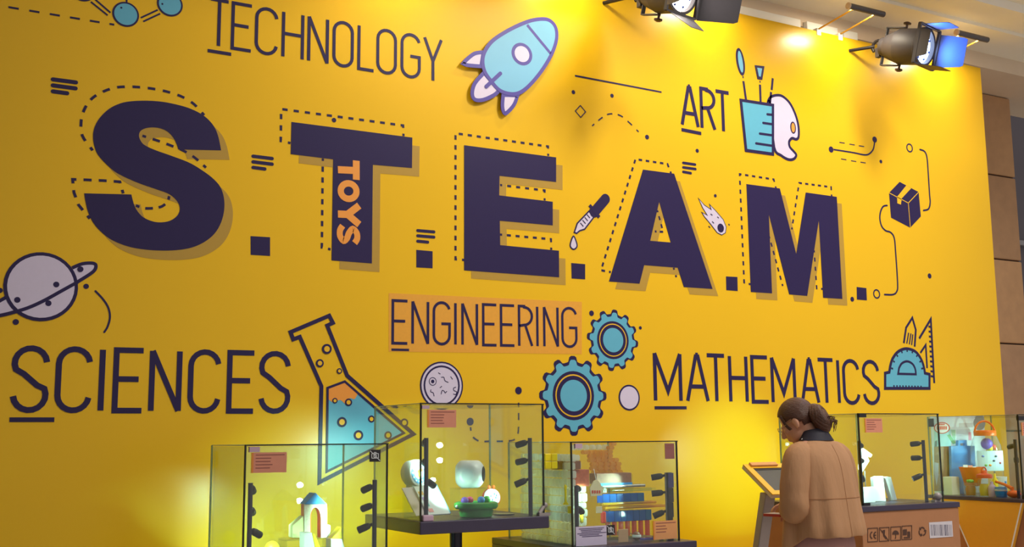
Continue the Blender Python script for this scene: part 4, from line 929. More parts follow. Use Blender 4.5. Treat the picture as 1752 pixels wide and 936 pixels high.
# ---- case 4 behind the woman, on a printed carton plinth
k4 = Crop(1440, 690, 3.804); Z4 = 1.040
x0p = 4.42; x1p = q(1640, 868, -1.36).x
pl4 = plinth('brown carton-look plinth printed with packing symbols and barcode', x0p, x1p, -1.36, -.62, Z4, CARD, .028, .006)
YP = -1.3612
def cbox(x0, y0, x1, y1, mt, name='print', d=.0006, root=pl4):
    a, e = k4.q(x0, y0, YP), k4.q(x1, y1, YP); return MB().box((a.x, YP-d, e.z), (e.x, YP, a.z)).build(name, mt, root)
def cline(mb, pts, w_, closed=False):
    tmp = MB(); P_ = [k4.q(x, y, YP) for x, y in pts]; stroke_mesh(tmp, [(p.x, p.z) for p in P_], w_, -.0006, closed); mb.add([Vector((v.x, v.y+YP, v.z)) for v in tmp.v], tmp.f)
def cfill(mb, pts): mb.prism([k4.q(x, y, YP-.0006) for x, y in pts], (0, .0006, 0))
for i, (xa, ya) in enumerate(((170,815),(245,811),(320,806),(392,800))):
    mb = MB(); xb, yb2 = xa+64, ya+88
    cline(mb, [(xa,ya),(xb,ya-4),(xb,yb2-4),(xa,yb2)], .0035, True); X = lambda u: xa+64*u; Yy = lambda v: ya+88*v
    if i == 0:
        cline(mb, [(X(.5-.24*math.sin(t)), Yy(.5-.24*math.cos(t))) for t in [PI*(.05+.9*k/10) for k in range(11)]], .006)
        cline(mb, [(X(.88-.26*math.sin(t)), Yy(.5-.24*math.cos(t))) for t in [PI*(.05+.9*k/10) for k in range(11)]], .006); cline(mb, [(X(.64), Yy(.5)), (X(.84), Yy(.5))], .006)
    elif i == 1:
        cfill(mb, [(X(.35),Yy(.18)),(X(.6),Yy(.15)),(X(.56),Yy(.5)),(X(.78),Yy(.72)),(X(.7),Yy(.85)),(X(.44),Yy(.62))]); cline(mb, [(X(.1),Yy(.1)),(X(.9),Yy(.9))], .004)
    elif i == 2:
        cfill(mb, [(X(.5+.34*math.cos(t)), Yy(.55-.3*math.sin(t))) for t in [PI*k/12 for k in range(13)]]); cline(mb, [(X(.5),Yy(.5)),(X(.5),Yy(.82)),(X(.42),Yy(.82))], .004)
    else:
        cfill(mb, [(X(.12),Yy(.25)),(X(.52),Yy(.22)),(X(.52),Yy(.65)),(X(.12),Yy(.68))]); cfill(mb, [(X(.58),Yy(.4)),(X(.85),Yy(.4)),(X(.88),Yy(.75)),(X(.58),Yy(.75))]); cline(mb, [(X(.2),Yy(.85)),(X(.85),Yy(.82))], .006)
    mb.build('packing_symbol', CARDD, pl4)
mb = MB()
for k in range(3):
    a = PI/2+k*2*PI/3; f = lambda r, da: (525+22*r*math.cos(a+da), 835-27*r*math.sin(a+da))
    cline(mb, [f(.95, -.75), f(1.0, -.15), f(1.0, .3), f(.9, .75)], .0065); cfill(mb, [f(1.35, .62), f(.45, .62), f(.95, 1.2)])
mb.build('recycling_symbol', CARDD, pl4)
bc = cbox(568, 776, 725, 868, mat('barcode_white', (210, 204, 214), .6), 'barcode_label', .0006)
x = 578.0
while x < 712:
    w_ = random.choice((2.2, 3.4, 5.5)); a, e = k4.q(x, 790, YP), k4.q(x+w_, 862, YP); MB().box((a.x, YP-.0012, e.z), (e.x, YP-.0005, a.z)).build('barcode_bar', mat('barcode_ink', (60, 58, 92), .6), bc); x += w_+random.choice((2.2, 3.2))
case4 = glass_case('glass display case with white folded cards, right behind the woman', 4.50, 5.105, -.70, Z4, 1.512)
lamp_rod(case4, 4.535, YF+.04, Z4, k4.q(115,245,YF).z, [k4.q(115,y,YF).z for y in (270,375,470)], 1, pw=CASE_W*.8, dirxy=(.80, .60), tilt=-.10)
lamp_rod(case4, k4.q(578,400,YF).x-.0, YF+.04, Z4, k4.q(565,240,YF).z, [k4.q(570,y,YF).z for y in (258,355,460)], -1, dirxy=(.20, .97), tilt=-.10)
for (xa, ya, xb, yb2) in ((110,70,158,92),(140,650,184,672)):
    a, e = k4.q(xa, ya, YF), k4.q(xb, yb2, YF); MB().box((a.x, YF-.004, e.z), (e.x, YF+.012, a.z)).build('hinge_block', DARK, case4)
a = k4.q(622, 635, YF); mb = MB().box((a.x-.03, YF-.01, Z4), (a.x+.02, YF+.015, Z4+.012)); mb.ball((a.x, YF-.005, Z4+.03), .022, 14, 8); mb.build('lock', GREY, case4, True)
A, B = k4.q(146,98,YF), k4.q(265,190,YF); sticker(case4, ((A.x, A.z), (B.x, B.z)), YF-.001, STICK)
def card(label, pts, Y, dep, mt=WHITE):
    P_ = [k4.q(x, y, Y) for x, y in pts]; zb = min(p.z for p in P_)
    P_ = [Vector((p.x, Y, max(p.z+(Z4-zb), Z4))) for p in P_]
    cx = sum(p.x for p in P_)/len(P_); tag(MB().prism(P_, (0, dep, 0)).build('folded_card', mt, org=(cx, Y, Z4), bev=.002), label, 'card', 'white cards in the case')
card('tall white card standing left of the leaning card', ((205,500),(228,490),(272,490),(290,655),(218,655)), -1.1, .02)
card('white card leaning right, rightmost in its case', ((284,498),(296,487),(322,490),(362,640),(334,645)), -1.08, .03)
card('low white card beside the left hinge block', ((142,555),(212,552),(222,655),(146,658)), -1.14, .02)
A = k4.q(150,370,-1.06); t = thing('paper_leaflet', 'white leaflet lit brightly beside the left lamp rod', 'leaflet', (A.x, -1.06, k4.q(150,450,-1.06).z))
MB().prism([k4.q(x, y, -1.06) for x, y in ((118,310),(140,292),(200,335),(188,352),(165,340),(180,375),(135,450),(112,430))], (0, .006, 0)).build('sheet', WHITE, t)
MB().tube([k4.q(150,440,-1.05), (k4.q(150,440,-1.05).x, -1.05, Z4)], .003, 8).build('wire_stand', GREY, t)

# ---- case 5 at the right edge: kitchen toys
k5 = Crop(1480, 690, 5.849); Z5 = 1.030; X5 = 5.777
t = thing('plinth', 'brown plinth with a yellow tapering side panel, right edge', 'plinth', (6.07, -.98, 0))
MB().box((X5+.03, -1.30, 0), (6.42, -.62, Z5-.02)).build('body', CARD, t, bev=.004)
MB().box((X5-.012, -1.315, Z5-.02), (6.43, -.60, Z5)).build('top_slab', SLAB, t, bev=.003)
tri = [(X5-.004, -1.285, Z5-.021), (X5-.004, -.70, Z5-.021), (X5-.004, -.80, .95), (X5-.004, -.955, .62), (X5-.004, -1.06, .40), (X5-.004, -1.15, .62)]
MB().prism(tri, (.03, 0, 0)).build('yellow_panel', mat('yellow_board', (236, 172, 56), .5, var=.03), t)
for a, e in ((tri[2], tri[3]), (tri[0], tri[5])): MB().tube([Vector(a)+Vector((-.001, 0, 0)), Vector(e)+Vector((-.001, 0, 0))], .004, 6).build('white_edging', TRIMW, t)
case5 = glass_case('glass display case of kitchen toys at the right picture edge', X5, 6.372, -.65, Z5, 1.51)
lamp_rod(case5, X5+.035, YF+.06, Z5, q(1737, 752, YF).z, [q(1737, y, YF).z for y in (762, 782)], 1, pw=CASE_W*.15)
lamp_rod(case5, 6.335, YF+.06, Z5, 1.42, [1.40, 1.33, 1.26], -1, pw=CASE_W*.3)
MB().box((X5-.003, YF-.004, 1.478), (X5+.05, YF+.012, 1.503)).build('hinge_block', DARK, case5); MB().box((X5-.003, YF-.004, Z5), (X5+.04, YF+.012, Z5+.022)).build('hinge_block', DARK, case5)
sticker(case5, ((X5+.018, 1.466), (X5+.13, 1.39)), YF-.001, STICK)
a, e = k5.ax(632, 155, X5), k5.ax(692, 235, X5)
MB().box((X5-.0015, e.y, e.z), (X5, a.y, a.z)).build('no_photo_sticker', DARK, case5)
# poster on the case back
YPO = -.664
def k5q(x, y): return k5.q(x, y, YPO)
a, e = k5q(632, 132), k5q(1240, 900)
po_ = thing('toy_poster', 'kitchen scene poster with red oval emblem in the right case', 'poster', ((a.x+e.x)/2, YPO, Z5+.001))
MB().box((max(a.x, X5+.01), YPO, Z5+.001), (e.x, YPO+.004, a.z)).build('sheet', mat('poster_pale', (214, 224, 236), .5, var=.04), po_)
def pfill(pts, c_, name='picture_area', d=.0008): MB().prism([k5.q(x, y, YPO-d) for x, y in pts], (0, d, 0)).build(name, mat('poster_%d_%d_%d' % c_, c_, .5, var=.08, scale=30), po_)
pfill(((692,432),(860,432),(860,880),(692,880)), (150,116,92)); pfill(((692,260),(860,262),(860,430),(692,430)), (160,214,226)); pfill(((915,262),(1095,258),(1095,420),(915,420)), (196,206,222)); pfill(((695,590),(735,600),(735,720),(715,830),(695,700)), (170,176,210), d=.0012)
pfill(((820,320),(850,310),(910,400),(880,410)), (120,190,150), d=.0012); pfill(((860,265),(905,265),(905,390),(875,340)), (150,196,180)); pfill(((1035,290),(1065,290),(1065,370),(1035,370)), (214,150,180), d=.0014); pfill(((700,380),(722,370),(722,440),(695,440)), (90,110,130), d=.0014)
pfill(((940,200),(1080,195),(1080,240),(940,240)), (190,190,200), d=.0012)
MB().prism([k5.q(1145+60*math.cos(t), 200-70*math.sin(t), YPO-.001) for t in [2*PI*k/24 for k in range(24)]], (0, .001, 0)).build('picture_area', mat('poster_grey_pan', (136, 140, 150), .5), po_)
for k, (sc, c_) in enumerate(((1, (206,60,50)), (.86, (236,232,238)))):
    MB().prism([k5.q(770+80*sc*math.cos(t), 247-58*sc*math.sin(t), YPO-.0016-.0006*k) for t in [2*PI*i/28 for i in range(28)]], (0, .0006, 0)).build('emblem_oval', mat('emblem_%d' % k, c_, .5), po_)
for i in range(7): MB().prism([k5.q(x, y, YPO-.003) for x, y in ((718+i*15,232),(728+i*15,228),(730+i*15,262),(720+i*15,266))], (0, .0008, 0)).build('emblem_stroke', RED, po_)
for i in range(4): MB().prism([k5.q(x, y, YPO-.003) for x, y in ((742+i*15,205),(752+i*15,203),(752+i*15,218),(742+i*15,220))], (0, .0008, 0)).build('emblem_stroke', RED, po_)
def atx(x, y, X): return k5.ax(x, y, X)
# blue board with handle
p0, p1 = atx(860, 722, 6.02), atx(1100, 420, 6.02); 
Yb_ = (p0.y+p1.y)/2
def k5p(x, y, Y): return k5.q(x, y, Y)
t = thing('blue_tote', 'flat blue carrier with top handle before the poster', 'carrier', (k5p(980,720,-.70).x, -.70, Z5))
P_ = [k5p(x, y, -.70) for x, y in ((862,722),(862,430),(930,425),(935,372),(1018,368),(1022,425),(1098,425),(1098,722))]; P_[0].z = P_[-1].z = Z5+.001
H_ = [k5p(x, y, -.70) for x, y in ((952,400),(1002,398),(1002,425),(952,425))]
MB().prism(P_, (0, .018, 0), [H_[::-1]]).build('panel', mat('carrier_blue', (52, 136, 214), .35), t, bev=.003)
def turned(name, label, cat, px, X, prof_px, mt, part, grp=None, zb=None):
    """lathe from photo heights: prof (half width px, y px) on a vertical axis"""
    c0 = atx(px, prof_px[0][1], X); d = (c0-CAM).length; s = d/FPX/5.849
    zb = Z5 if zb is None else zb; t = thing(name, label, cat, (c0.x, c0.y, zb), grp); zt0 = zb+.0005
    y0 = prof_px[0][1]
    MB().lathe((c0.x, c0.y, 0), (0, 0, 1), [(w_*s, zt0+(y0-y)*s) for w_, y in prof_px], 28).build(part, mt, t, True)
    return t, c0, s, (lambda y: zt0+(y0-y)*s)
JARG = glass('jar_clear', (.93, .96, .97), 1.45, .02, .08, (.9, .95, 1))
t, c0, s, zf = turned('handled_jar', 'large clear jar with orange lid and carrying handle', 'jar', 1240, 6.12, [(120,900),(135,890),(138,600),(130,470),(112,420),(95,378)], JARG, 'jar_body')
MB().lathe((c0.x, c0.y, 0), (0, 0, 1), [(95*s, zf(378)), (97*s, zf(372)), (97*s, zf(335)), (90*s, zf(328)), (.004, zf(326))], 28).build('lid', OR, t, True)
rgt = Vector((_r0.x, _r0.y, 0)).normalized()
MB().tube([Vector((c0.x, c0.y, zf(350)))+rgt*(92*s*math.cos(a))+Vector((0, 0, 105*s*math.sin(a))) for a in [PI*k/14 for k in range(15)]], .0065, 8).build('handle', OR, t, True)
fw = Vector((-rgt.y, rgt.x, 0))*-1
MB().rings([[Vector((c0.x, c0.y, z))+(rgt*math.sin(a)-Vector((-rgt.y, rgt.x, 0))*math.cos(a))*r_*s for a in [(-1.0+2.0*k/12) for k in range(13)] for r_ in ((139,) )]+[Vector((c0.x, c0.y, z))+(rgt*math.sin(a)-Vector((-rgt.y, rgt.x, 0))*math.cos(a))*141.5*s for a in [(1.0-2.0*k/12) for k in range(13)]] for z in (zf(690), zf(512))])   .build('label', mat('jar_label', (196, 222, 236), .5), t)
for k, (a, y, c_) in enumerate(((-.6, 560, (90, 120, 190)), (-.2, 640, (230, 140, 60)), (.2, 560, (70, 90, 120)), (.5, 620, (200, 90, 110)), (-.45, 640, (120, 180, 90)), (.05, 600, (60, 70, 100)))):
    p_ = Vector((c0.x, c0.y, zf(y)))+(rgt*math.sin(a)-Vector((-rgt.y, rgt.x, 0))*math.cos(a))*141*s
    MB().ball(p_, (.009, .009, .007), 10, 6).build('label_picture', mat('jar_print_%d' % k, c_, .5), t, True)
for (px_, y, r_, mt_, nm) in ((1250,450,52,mat('toy_purple', (110, 70, 200), .3),'purple'), (1275,490,30,YT,'yellow'), (1310,480,26,RED,'red'), (1200,560,46,BL,'blue'), (1262,640,50,YT,'gold')):
    MB().ball(Vector((c0.x, c0.y, zf(y)))+rgt*((px_-1240)*s), r_*s, 14, 10).build('content', mt_, t, True)
t, c0, s, zf = turned('orange_bucket', 'small orange bucket with papers in front of the blue carrier', 'bucket', 1070, 5.95, [(62,735),(68,728),(98,600),(106,578),(110,565),(102,566),(90,600),(58,720),(2,725)], OR, 'bucket_body', zb=Z5+.055)
tag(MB().lathe((c0.x, c0.y, Z5), (0, 0, 1), [(.018, 0), (.018, .0545)], 20).build('acrylic_block', ACRYL, org=(c0.x, c0.y, Z5)), 'clear acrylic cylinder under the orange bucket', 'riser')
for k, (dx, h_, mt_) in enumerate(((-60,100,WHITE), (-10,90,mat('paper_pink', (236, 150, 130), .5)), (25,70,WHITE))):
    b_ = Vector((c0.x, c0.y, zf(680)))+rgt*(dx*.6*s); MB().obox(b_+Vector((0, 0, .02))+rgt*(dx*.2*s), rgt*20*s, Vector((0, .001, 0)), Vector((dx*.0001, 0, (110+h_)*s/2))).build('paper', mt_, t)
p = atx(872, 905, 5.87); q0 = atx(815, 905, 5.87)
hbx = (atx(872, 735, 5.87).z-Z5)
tag(MB().box((5.83, p.y-.035, Z5), (5.90, p.y+.03, Z5+hbx)).build('white_box', mat('ivory_box', (226, 222, 206), .5), org=(5.865, p.y, Z5), bev=.003), 'plain ivory box standing left of the jars', 'box')
t, c0, s, zf = turned('green_lid_jar', 'clear jar of orange pieces with leafy green top', 'jar', 1060, 5.85, [(52,910),(58,900),(58,800),(50,790)], JARG, 'jar_body')
MB().lathe((c0.x, c0.y, 0), (0, 0, 1), [(40*s, zf(905)), (46*s, zf(850)), (36*s, zf(815))], 20).build('content', mat('brown_orange', (180, 96, 40), .5), t, True)
for k in range(9):
    a = 2*PI*k/9; MB().ball(Vector((c0.x+.012*math.cos(a), c0.y+.012*math.sin(a), zf(780)+.004*(k % 2))), (.011, .011, .008), 10, 6).build('leaf', mat('toy_leaf', (96, 178, 70), .5), t, True)
t, c0, s, zf = turned('red_lid_jar', 'clear jar of yellow pieces with a red handled lid', 'jar', 1205, 5.86, [(55,912),(60,900),(60,780),(52,760)], JARG, 'jar_body')
MB().lathe((c0.x, c0.y, 0), (0, 0, 1), [(44*s, zf(905)), (50*s, zf(850)), (40*s, zf(800))], 20).build('content', mat('lemon', (222, 196, 40), .5), t, True)
MB().lathe((c0.x, c0.y, 0), (0, 0, 1), [(70*s, zf(748)), (72*s, zf(740)), (66*s, zf(715)), (28*s, zf(705)), (20*s, zf(680)), (4*s, zf(676))], 24).build('lid', RED, t, True)
MB().tube([Vector((c0.x, c0.y, zf(700)))+rgt*(24*s*math.cos(a))+Vector((0, 0, 50*s*math.sin(a))) for a in [PI*k/10 for k in range(11)]], .004, 8).build('lid_handle', RED, t, True)
t, c0, s, zf = turned('lilac_bottle', 'small lilac bottle right of the red-lidded jar', 'bottle', 1275, 5.85, [(30,915),(34,905),(34,830),(26,815),(14,800),(14,780),(2,778)], mat('lilac_bottle', (196, 170, 206), .3), 'bottle_body')
t, c0, s, zf = turned('blue_cup', 'blue and white toy cup before the orange shovel', 'cup', 1365, 5.87, [(44,925),(50,915),(54,860),(50,835),(44,836),(40,910),(2,915)], BL, 'cup_body')
MB().lathe((c0.x, c0.y, 0), (0, 0, 1), [(52.5*s, zf(872)), (55*s, zf(870)), (55.5*s, zf(858)), (52*s, zf(856))], 24).build('white_band', WHITE, t, True)
t, c0, s, zf = turned('white_cup', 'white toy cup with blue stripe behind the shovel', 'cup', 1365, 6.02, [(40,880),(44,870),(56,712),(52,712),(40,860),(2,865)], WHITE, 'cup_body')
MB().obox(Vector((c0.x, c0.y, zf(790)))-Vector((-rgt.y, rgt.x, 0))*50*s+rgt*20*s, rgt*8*s, Vector((0, .0015, 0)), Vector((0, 0, 40*s))).build('stripe', BL, t)
p = atx(1480, 910, 5.86); t = thing('orange_shovel', 'orange toy shovel lying at the right case corner', 'shovel', (p.x, p.y, Z5))
MB().tube([atx(1310, 785, 5.90), atx(1400, 815, 5.88), atx(1475, 855, 5.86)], [.008, .009, .012], 10).build('handle', OR, t, True)
MB().ball(Vector((p.x+.01, p.y, Z5+.022)), (.03, .045, .022), 20, 10).build('scoop', OR, t, True)
t, c0, s, zf = turned('yellow_bottle', 'small yellow squeeze bottle in front of the big jar', 'bottle', 1310, 5.95, [(20,880),(24,870),(24,740),(10,715),(8,680),(2,678)], YT, 'bottle_body')

# ------------------------------------------------------------------ tablet kiosk
kk = Crop(1260, 770, 5.636)
bl = q(1321, 848, -1.2); tl = ax(1270.6, 796.6, bl.x)
dnv = (bl-tl); Lk = dnv.length; dnv.normalize(); XR = Vector((1, 0, 0)); nk = XR.cross(dnv).normalized(); nk = nk if nk.z > 0 else -nk
Wk = .30
t = thing('tablet_kiosk', 'tilted tablet in a yellow frame on a grey post before the woman', 'kiosk', (bl.x+.12, -1.05, 0))
cn = tl+dnv*Lk/2+XR*Wk/2
MB().obox(cn-nk*.008, XR*Wk/2, dnv*Lk/2, nk*.010).build('tablet_case', mat('kiosk_ivory', (214, 196, 170), .5), t, bev=.003)
fr_ = MB()
def fq(u0, u1, v0, v1): fr_.obox(tl+XR*Wk*(u0+u1)/2+dnv*Lk*(v0+v1)/2+nk*.005, XR*Wk*(u1-u0)/2, dnv*Lk*(v1-v0)/2, nk*.003)
fq(0, 1, 0, .14); fq(0, 1, .88, 1); fq(0, .13, .14, .88); fq(.87, 1, .14, .88)
fr_.build('frame', mat('kiosk_yellow', (246, 190, 44), .4), t)
MB().obox(cn+nk*.003, XR*Wk*.37, dnv*Lk*.37, nk*.0008).build('screen', mat('screen_dark', (52, 60, 60), .35, var=.2, scale=12), t)
MB().obox(tl+XR*Wk*.5+dnv*Lk*.165+nk*.0045, XR*Wk*.35, dnv*Lk*.025, nk*.001).build('screen_bar', DARK, t)
MB().obox(tl+XR*Wk*.42+dnv*Lk*.05+nk*.014, XR*Wk*.30, dnv*Lk*.05, nk*.006).build('header_clip', mat('header_orange', (226, 160, 96), .5), t, bev=.002)
pt = kk.q(300, 418, -1.13); pb = q(1292, 1000, -1.02)
ptop = Vector((pt.x+.005, pt.y, pt.z+.01)); dd = (Vector((kk.q(225,936,-1.06).x+.005, -1.06, kk.q(225,936,-1.06).z))-ptop); foot = ptop+dd*(ptop.z/-dd.z)
av = dd.normalized(); sx = Vector((1, 0, 0)); sx = (sx-av*sx.dot(av)).normalized(); sy = av.cross(sx)
MB().obox((ptop+foot)/2, av*((foot-ptop).length/2-.01), sx*.034, sy*.022).build('post', GREY, t, bev=.004)
MB().obox((ptop+foot)/2+sx*.035, av*((foot-ptop).length/2-.012), sx*.002, sy*.012).build('post_groove', DARK, t)
MB().box((foot.x-.2, foot.y-.16, 0), (foot.x+.2, foot.y+.16, .015)).build('base_plate', GREY, t, bev=.003)
MB().tube([ptop+Vector((0, 0, -.01)), cn-nk*.016], .016, 10).build('neck', GREY, t, True)

# ------------------------------------------------------------------ the woman at the kiosk (built facing +y, then turned)
PX, PY, PT = 3.905, -1.60, math.radians(10)
Rz = Matrix.Rotation(PT, 3, 'Z'); PO = Vector((PX, PY, 0))
def wp(x, y, z): return PO+Rz @ Vector((x, y, z))
SKIN = mat('skin', (206, 150, 120), .5, var=.05, scale=30); HAIR = mat('brown_hair', (84, 50, 36), .42, var=.5, scale=60, stretch=(1, 1, 7), bump=.5)
COAT = mat('brown_jacket', (182, 136, 98), .85, var=.10, scale=26, bump=.55, stretch=(1, 1, .22)); COLLAR = mat('navy_collar', (30, 26, 44), .7)
TROUS = mat('dusty_pink_trousers', (176, 130, 124), .8); SHOE = mat('white_shoe', (200, 196, 192), .6)
body = MB()
def cap(a, b_, r0, r1, n=14):
    a, b_ = Vector(a), Vector(b_); d = (b_-a); L_ = d.length; d.normalize()
    prof = [(r0*math.sin(t), -r0*math.cos(t)) for t in (.15, .5, .95, 1.3)]+[(r0, 0), (r1, L_)]+[(r1*math.cos(t), L_+r1*math.sin(t)) for t in (.3, .7, 1.1, 1.42)]
    body.lathe(wp(*a), Rz @ d, prof, n)
def elp(c, r, rot=None): body.ball(wp(*c), r, 24, 16, Rz @ rot if rot else Rz)
# head frame: bowed forward, turned a little left
HC = Vector((-.035, .085, 1.468)); HR = Matrix.Rotation(math.radians(22), 3, 'Z') @ Matrix.Rotation(math.radians(-30), 3, 'X') @ Matrix.Scale(.92, 3)
def hp(x, y, z): return HC+HR @ Vector((x, y, z))
elp(HC+HR @ Vector((0, -.012, .028)), (.072, .088, .082), HR)               # skull
elp(HC+HR @ Vector((0, .030, -.035)), (.056, .055, .072), HR)               # face
elp(HC+HR @ Vector((0, .052, -.088)), (.026, .024, .020), HR)               # chin
for s_ in (-1, 1):
    elp(HC+HR @ Vector((s_*.036, .02, -.065)), (.026, .042, .030), HR)      # jaw
    elp(HC+HR @ Vector((s_*.036, .060, -.022)), (.020, .020, .018), HR)     # cheekbone
    elp(HC+HR @ Vector((s_*.028, .075, .006)), (.016, .010, .009), HR)      # brow and eye
    elp(HC+HR @ Vector((s_*.073, -.008, -.010)), (.008, .018, .030), HR)    # ear
    elp(HC+HR @ Vector((s_*.074, -.006, -.034)), (.007, .011, .010), HR)    # ear lobe
cap(hp(0, .082, .002), hp(0, .102, -.034), .008, .012); elp(HC+HR @ Vector((0, .096, -.036)), (.016, .012, .009), HR)   # nose
elp(HC+HR @ Vector((0, .082, -.058)), (.020, .010, .005), HR); elp(HC+HR @ Vector((0, .081, -.068)), (.018, .010, .006), HR)  # lips
cap((-.005, .0, 1.33), hp(0, -.02, -.06), .052, .048)                       # neck
# trunk, hips
elp((0, .0, 1.22), (.155, .095, .16)); elp((0, .01, 1.02), (.135, .09, .16)); elp((0, .0, .88), (.165, .11, .13))
for s_ in (-1, 1):
    cap((s_*.05, 0, 1.34), (s_*.155, 0, 1.305), .05, .05)
    cap((s_*.085, 0, .86), (s_*.09, .01, .47), .082, .052); cap((s_*.09, .01, .47), (s_*.09, -.02, .09), .052, .036)
    cap((s_*.09, -.03, .05), (s_*.10, .12, .035), .042, .030)
# arms: left hand holds a booklet, right hand reaches to the screen
EL, WL = Vector((-.200, .00, 1.085)), Vector((-.075, .12, 1.055))
ER, WR = Vector((.215, .03, 1.08)), Vector((.13, .22, 1.07))
for s_, E_, W_ in ((-1, EL, WL), (1, ER, WR)):
    cap((s_*.155, 0, 1.30), E_, .046, .038); cap(E_, W_, .040, .026)
    d = (W_-E_).normalized(); sd_ = d.cross(Vector((0, 0, 1))).normalized(); up_ = sd_.cross(d)
    pc_ = W_+d*.045
    cap(W_, W_+d*.03, .024, .022); cap(W_+d*.03-sd_*.020, W_+d*.075-sd_*.024, .017, .014); cap(W_+d*.03+sd_*.018, W_+d*.075+sd_*.022, .017, .014); cap(W_+d*.03, W_+d*.08, .018, .015)
    for k, (off, ln) in enumerate(((-.027, .058), (-.009, .072), (.009, .076), (.026, .066))):
        p1 = W_+d*.078+sd_*off; p2 = p1+d*ln*.42-up_*.008; p3 = p2+d*ln*.28-up_*.016; p4 = p3+d*ln*.10-up_*.018
        cap(p1, p2, .0088, .0082, 10); cap(p2, p3, .0082, .0076, 10); cap(p3, p4, .0076, .0066, 10)
    ts = s_*-1
    p1 = W_+d*.022+sd_*ts*.022; p2 = p1+d*.03+sd_*ts*.024-up_*.006; p3 = p2+d*.026+sd_*ts*.004-up_*.010
    cap(p1, p2, .0125, .0102, 10); cap(p2, p3, .0100, .0078, 10)
person = body.build('person', SKIN, smooth=True, org=tuple(PO))
rm = person.modifiers.new('remesh', 'REMESH'); rm.mode = 'VOXEL'; rm.voxel_size = .0055; rm.use_smooth_shade = True
sm = person.modifiers.new('smooth', 'SMOOTH'); sm.factor = .5; sm.iterations = 4
tag(person, 'woman in loose brown jacket with hair bun, looking down at tablet', 'person')
# jacket: rings round the trunk, looser and pleated towards the hem
def jr(z, hx, hy, cy, fold, hem):
    out = []; n = 96
    for j in range(n):
        a = 2*PI*j/n; c_, s_ = math.cos(a), math.sin(a)
        k = 1+fold*(math.sin(a*9+1.3)*.5+math.sin(a*5+.4)*.35+math.sin(a*14)*.25)
        p = 2.4; rr_ = (abs(c_)**p+abs(s_)**p)**(-1/p)
        front = max(0, s_)**1.3*.13+max(0, -c_)*max(0, s_+.35)*.07
        out.append(wp(hx*c_*rr_*k, cy+hy*s_*rr_*k, z-hem*front+hem*.003*math.sin(a*9+1.3)))
    return out
rg = [jr(z, hx, hy, cy, fo, he) for z, hx, hy, cy, fo, he in ((.942,.205,.165,-.005,.085,1),(.952,.208,.168,-.005,.085,1),(1.0,.203,.161,-.005,.078,.7),(1.06,.197,.150,-.006,.066,.4),(1.13,.190,.138,-.008,.052,.2),(1.20,.184,.126,-.010,.024,0),(1.26,.180,.115,-.010,.014,0),(1.305,.174,.103,-.008,.008,0),(1.335,.158,.090,-.004,.004,0),(1.358,.135,.080,.0,.0,0),(1.376,.092,.068,.004,0,0),(1.388,.070,.060,.008,0,0))]
inner = [[p.lerp(PO+Vector((0, 0, p.z)), .05) for p in r_] for r_ in rg[1::-1]]
MB().rings(inner+rg[:], cap=False).build('jacket', COAT, person, True)
for s_, E_, W_ in ((-1, EL, WL), (1, ER, WR)):
    S_ = Vector((s_*.152, -.002, 1.302)); path = [S_+Vector((-s_*.05, 0, .018)), S_, S_.lerp(E_, .35)+Vector((s_*.018, -.008, 0)), S_.lerp(E_, .7)+Vector((s_*.020, -.010, 0)), E_+Vector((s_*.012, -.012, -.012)), E_.lerp(W_, .3)+Vector((0, 0, -.008)), E_.lerp(W_, .62), E_.lerp(W_, .8)]
    pts = [Vector(p) for p in spline([wp(*p) for p in path], 4)]
    key = [.052, .066, .068, .066, .066, .064, .054, .044]; rad_ = []
    for i in range(len(pts)):
        f = i/4; k = min(int(f), len(key)-2); r_ = key[k]+(key[k+1]-key[k])*(f-k); rad_.append(r_*(1+.012*math.sin(i*1.3)))
    sl = MB().tube(pts, rad_, 28)
    n_ = len(pts)
    sl.build('sleeve', COAT, person, True)
# seam lines on the back, dark collar, trousers, shoes
for z in (1.115,):
    r1 = jr(z, .1925, .1415, -.008, .055, .2); MB().tube([r1[j] for j in range(50, 94)], .0012, 6).build('back_seam', mat('jacket_seam', (170, 120, 80), .85), person, True)
sm_ = [r_[72]+(r_[72]-PO-Vector((0, 0, r_[72].z))).normalized()*.0005 for r_ in rg[:10]]; MB().tube(sm_, .0012, 6).build('back_seam', mat('jacket_seam', (170, 120, 80), .85), person, True)
cr_ = []
for z, hx, hy, cy, tl_ in ((1.378,.094,.074,.004,.0),(1.398,.078,.068,.010,.006),(1.420,.066,.062,.018,.012),(1.424,.061,.057,.019,.012),(1.395,.060,.055,.012,.004)):
    cr_.append([wp(hx*math.cos(2*PI*j/36), cy+hy*math.sin(2*PI*j/36), z-tl_*math.sin(2*PI*j/36)) for j in range(36)])
MB().rings(cr_, cap=False).build('collar', COLLAR, person, True)
MB().tube([wp(-.085, .02, 1.385), wp(-.072, .045, 1.375), wp(-.05, .07, 1.36)], .004, 8).build('lanyard', WHITE, person, True)
tr = MB()
for s_ in (-1, 1):
    tr.rings([[wp(s_*.088+hx*math.cos(2*PI*j/28), cy+hy*math.sin(2*PI*j/28), z) for j in range(28)] for z, hx, hy, cy in ((.10,.085,.09,-.01),(.45,.098,.10,.005),(.75,.105,.125,.0),(.86,.10,.13,0))])
tr.rings([[wp(hx*math.cos(2*PI*j/32), hy*math.sin(2*PI*j/32), z) for j in range(32)] for z, hx, hy in ((.80,.188,.135),(.90,.186,.132),(1.0,.165,.118))])
to = tr.build('trousers', TROUS, person, True); rm2 = to.modifiers.new('remesh', 'REMESH'); rm2.mode = 'VOXEL'; rm2.voxel_size = .012; rm2.use_smooth_shade = True
